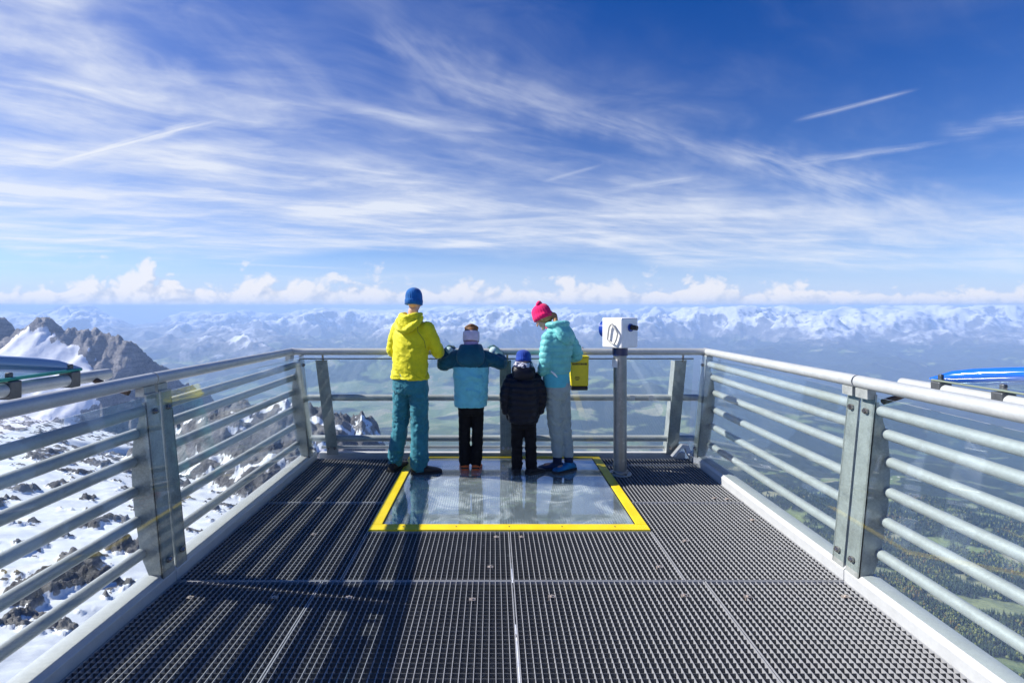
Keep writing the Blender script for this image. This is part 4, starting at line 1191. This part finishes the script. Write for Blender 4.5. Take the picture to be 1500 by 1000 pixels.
# --- boy in black
def boy():
    t = thing('person', 'small boy in a black quilted jacket, black trousers and a blue cap', 'person', (.293, 5.05, 0))
    hM = rotx(-8)
    J = dict(s=.62, hs=.82, hM=hM, torso=[(0,0,.50,.085,.07,0),(0,0,.62,.09,.07,0),(0,.0,.80,.10,.075,0),(0,.01,.93,.105,.07,0),(0,.02,.99,.06,.05,0)],
        lsh=(-.125,.01,.93), lel=(-.180,.0,.755), lwr=(-.165,.06,.60), rsh=(.125,.01,.93), rel=(.180,.0,.755), rwr=(.165,.05,.61),
        lhip=(-.056,0,.55), lkn=(-.060,.01,.30), lan=(-.060,-.01,.06), rhip=(.062,0,.55), rkn=(.072,.01,.30), ran=(.076,-.01,.06), nb=(0,.02,.97), nt=(0,.03,1.05), head=(.004,.035,1.105))
    body(t, J)
    bk = m_cloth('charcoal_trousers', (.0045,.0045,.008), .8, .25, .0)
    tr = MB(); ring_loft(tr, dens_rings([(0,0,.45,.105,.08,0),(0,0,.52,.128,.105,0),(0,0,.62,.125,.10,0)]))
    tr.limb([(-.058,0,.50), (-.062,.01,.30), (-.062,-.01,.07)], [.066,.057,.054]); tr.limb([(.064,0,.50), (.074,.01,.30), (.078,-.01,.07)], [.066,.058,.056])
    solid(tr, 'trousers', bk, t, .0075, 3, folds(.0075, 53, [(.30,.08,.8),(.10,.06,1.2)], .5, 12, 24))
    nv = m_cloth('black_navy_puffer', (.0040,.0055,.014), .42, .2, .0)
    jk = MB()
    ring_loft(jk, dens_rings([(0,0,.505,.138,.112,0),(0,0,.53,.148,.122,0),(0,0,.68,.154,.130,0),(0,0,.82,.160,.130,0),(0,.005,.92,.150,.118,0),(0,.012,.98,.110,.095,0),(0,.02,1.025,.085,.082,0)]))
    jk.limb([(-.118,.0,.925), (-.160,-.005,.84), (-.178,.0,.74), (-.165,.04,.61)], [.064,.060,.056,.046]); jk.limb([(.118,.0,.925), (.160,-.005,.84), (.178,.0,.74), (.165,.035,.615)], [.064,.060,.056,.046])
    jo = solid(jk, 'jacket', nv, t, .0075, 3, quilt(.009, .062, 3, .52, .95, .004))
    hd_ = MB(); ring_loft(hd_, dens_rings([(0,-.070,.925,.060,.035,0),(0,-.080,.96,.105,.05,0),(0,-.065,1.02,.118,.062,0),(0,-.03,1.06,.105,.07,0)]))
    solid(hd_, 'hood', nv, jo, .0075, 3, folds(.006, 57, [], 1, 10, 20))
    sc_, nt = mat('patterned_scarf'); g = N(nt); p = g.obj()
    k = g.math('GREATER_THAN', g.noise(g.vmath('MULTIPLY', p, (28,28,55)), 1, 2, .5, .5), .5)
    g.out(g.principled(g.mix(k, (.02,.03,.09), (.55,.55,.62)), .9))
    nk = MB(); ring_loft(nk, dens_rings([(.002,-.02,1.0,.088,.085,0),(.002,-.012,1.03,.098,.094,0),(.002,.0,1.075,.094,.092,0),(.003,.012,1.10,.082,.084,0)])); solid(nk, 'scarf', sc_, t, .006, 2, folds(.007, 61, [], 1, 14, 30))
    knit_hat(t, (.004,.030,1.105), .074, .089, -.006, .112, hM, m_cloth('royal_blue_knit', (.012,.050,.30), .9, .2), 26)
    gm = m_cloth('black_glove', (.01,.01,.014), .8)
    for w, sx in (((-.163,.055,.605), -1), ((.163,.048,.612), 1)):
        gl = MB(); hand(gl, w, (-sx*.05,.22,-1), (sx,-.2,0), (0,1,0), .78, .55); solid(gl, 'glove', gm, t, .0045, 2)
    bs = m_cloth('black_shoe', (.012,.012,.014), .6)
    shoe(t, (-.064,-.01,0), (-.05,1), .215, .085, .085, bs, M['rubber']); shoe(t, (.080,-.02,0), (.80,.5), .215, .085, .085, bs, M['rubber'])
    return t
boy()

# --- woman turned to the boy
def woman():
    t = thing('person', 'woman in a turquoise quilted jacket, grey trousers and pink hat, head bent', 'person', (.639, 5.15, 0))
    rt = 48
    hM = rotz(62) @ rotx(-36)
    J = dict(s=.93, hs=.90, hM=hM, torso=[(-.01,0,.82,.12,.09,rt),(-.01,0,.98,.115,.085,rt),(.0,0,1.15,.12,.09,rt),(.01,.0,1.32,.125,.085,rt),(.0,.01,1.41,.07,.06,rt)],
        lsh=(-.095,-.075,1.345), lel=(-.130,-.12,1.10), lwr=(-.165,-.06,.985), rsh=(.115,.085,1.345), rel=(.205,.07,1.15), rwr=(.07,.25,1.10),
        lhip=(-.045,-.02,.82), lkn=(-.018,.0,.47), lan=(.004,.0,.10), rhip=(.050,.05,.82), rkn=(.075,.05,.47), ran=(.118,.01,.095),
        ltoe=(-.13,.01,-.06), rtoe=(-.11,-.07,-.06), nb=(-.01,.015,1.38), nt=(-.085,.05,1.465), head=(-.132,.065,1.528))
    body(t, J, [((-.168,-.055,.975), (-.62,.30,-.55), (-.3,-.8,.3), (.2,.4,.8), dict(s=.90, curl=.5)), ((.06,.26,1.10), (-.7,.5,.1), (0,0,1), (0,.8,.4), dict(s=.9, curl=.6))])
    gy = m_cloth('grey_trousers', (.30,.37,.38), .75, .08)
    tr = MB(); ring_loft(tr, dens_rings([(.0,.01,.72,.115,.10,rt),(-.003,.01,.80,.148,.128,rt),(-.004,.005,.88,.143,.125,rt),(-.004,.0,.97,.125,.105,rt)]))
    tr.limb([(-.048,-.015,.80), (-.018,.0,.47), (.004,.0,.155)], [.096,.075,.053]); tr.limb([(.048,.045,.80), (.075,.05,.47), (.116,.012,.15)], [.096,.074,.053])
    solid(tr, 'trousers', gy, t, .008, 4, folds(.0125, 71, [(.72,.08,.5),(.47,.12,.7),(.26,.05,.6),(.15,.05,-.4)], .5, 9, 17))
    tq = m_cloth('turquoise_puffer', (.15,.50,.49), .45, .10, .15); cy = m_cloth('cyan_under_layer', (.09,.46,.56), .65, .06)
    ul = MB(); ring_loft(ul, dens_rings([(-.012,.0,.845,.146,.126,rt),(-.012,.0,.88,.148,.128,rt),(-.010,.0,1.0,.136,.118,rt),(-.008,0,1.06,.125,.108,rt)]))
    solid(ul, 'under_layer', cy, t, .008, 3, folds(.005, 73, [], .8, 6, 12))
    jk = MB()
    ring_loft(jk, dens_rings([(-.006,.0,.975,.134,.114,rt),(-.004,.0,1.0,.147,.126,rt),(.0,.0,1.12,.150,.130,rt),(.008,.0,1.24,.160,.136,rt),(.012,.0,1.34,.158,.122,rt),(.006,.008,1.40,.120,.098,rt),(-.01,.015,1.45,.085,.080,rt),(-.025,.02,1.475,.078,.074,rt)]))
    jk.limb([(-.090,-.070,1.335), (-.118,-.10,1.22), (-.132,-.125,1.10), (-.160,-.07,.995)], [.072,.066,.060,.047])
    jk.limb([(.118,.085,1.335), (.172,.085,1.25), (.212,.075,1.15), (.16,.17,1.115), (.075,.245,1.10)], [.072,.066,.062,.055,.045])
    jo = solid(jk, 'jacket', tq, t, .0078, 2, quilt(.0105, .060, 6, .985, 1.42, .004))
    hd_ = MB()
    ring_loft(hd_, dens_rings([(.075,-.075,1.265,.060,.045,rt),(.078,-.078,1.31,.108,.066,rt),(.065,-.060,1.38,.122,.078,rt),(.035,-.030,1.44,.110,.085,rt),(.005,.0,1.49,.088,.080,rt)]))
    hd_.limb([(-.10,-.03,1.46), (-.02,-.10,1.47), (.08,-.06,1.475), (.09,.04,1.47), (.02,.09,1.47)], [.026,.032,.034,.032,.026], 12, 4)
    solid(hd_, 'hood', tq, jo, .0075, 2, folds(.010, 79, [], 1, 9, 17))
    hair = m_cloth('blond_hair', (.36,.20,.085), .55, .4, .1); hc = Vector(J['head'])
    hr = MB(); hr.ball(hc+hM @ Vector((0,-.022,.004)), .078, .086, .082, M=hM)
    hr.limb([hc+hM @ Vector((.02,-.085,-.02)), hc+hM @ Vector((.02,-.105,-.05)), Vector((-.015,-.055,1.475)), Vector((.03,-.09,1.46))], [.030,.028,.022,.010])
    solid(hr, 'hair', hair, t, .005, 2, lambda x, y, z, n: .004*fbm(x*90+z*40, y*40-z*60, 3, 9))
    pk_ = m_cloth('pink_knit', (.75,.010,.130), .9, .14)
    knit_hat(t, hc+Vector((0,0,0)), .084, .101, -.012, .150, hM @ rotx(14), pk_, 22)
    tp = MB(); tp.limb([hc+(hM @ rotx(14)) @ Vector((-.045,-.01,.143)), hc+(hM @ rotx(14)) @ Vector((0,-.015,.158)), hc+(hM @ rotx(14)) @ Vector((.045,-.01,.143))], [.018,.024,.018], 12, 4); tp.build('hat_fold', pk_, t, smooth=True)
    sc_ = MB(); ring_loft(sc_, dens_rings([(-.040,.028,1.42,.078,.072,rt),(-.055,.035,1.45,.074,.070,rt),(-.072,.042,1.475,.064,.062,rt)])); solid(sc_, 'scarf', m_cloth('pink_scarf', (.60,.09,.18), .9), t, .006, 2, folds(.005, 83, [], 1, 14, 30))
    st = MB(); st.limb([(-.075,-.145,1.01), (-.045,-.150,.985), (-.018,-.150,.955)], [.006,.010,.004], 8, 3); st.build('white_tag', m_plain('white_tag', (.8,.85,.88), .4), jo)
    nb = m_cloth('navy_sock', (.012,.02,.055), .9, .2); so3 = MB()
    so3.limb([(.004,.0,.17), (.002,-.004,.085)], [.046,.046])
    solid(so3, 'sock', nb, t, .006, 1); so3 = MB(); so3.limb([(.116,.012,.165), (.118,.004,.085)], [.046,.046]); solid(so3, 'sock', nb, t, .006, 1)
    sh = m_cloth('navy_trail_shoe', (.010,.030,.085), .6, .35); sb = m_cloth('blue_trail_shoe', (.010,.17,.36), .6, .45)
    shoe(t, (.004,.0,0), (-1,.10), .265, .098, .098, sh, M['rubber']); shoe(t, (.120,-.005,0), (-.86,-.50), .265, .098, .100, sb, M['rubber'])
    return t
woman()
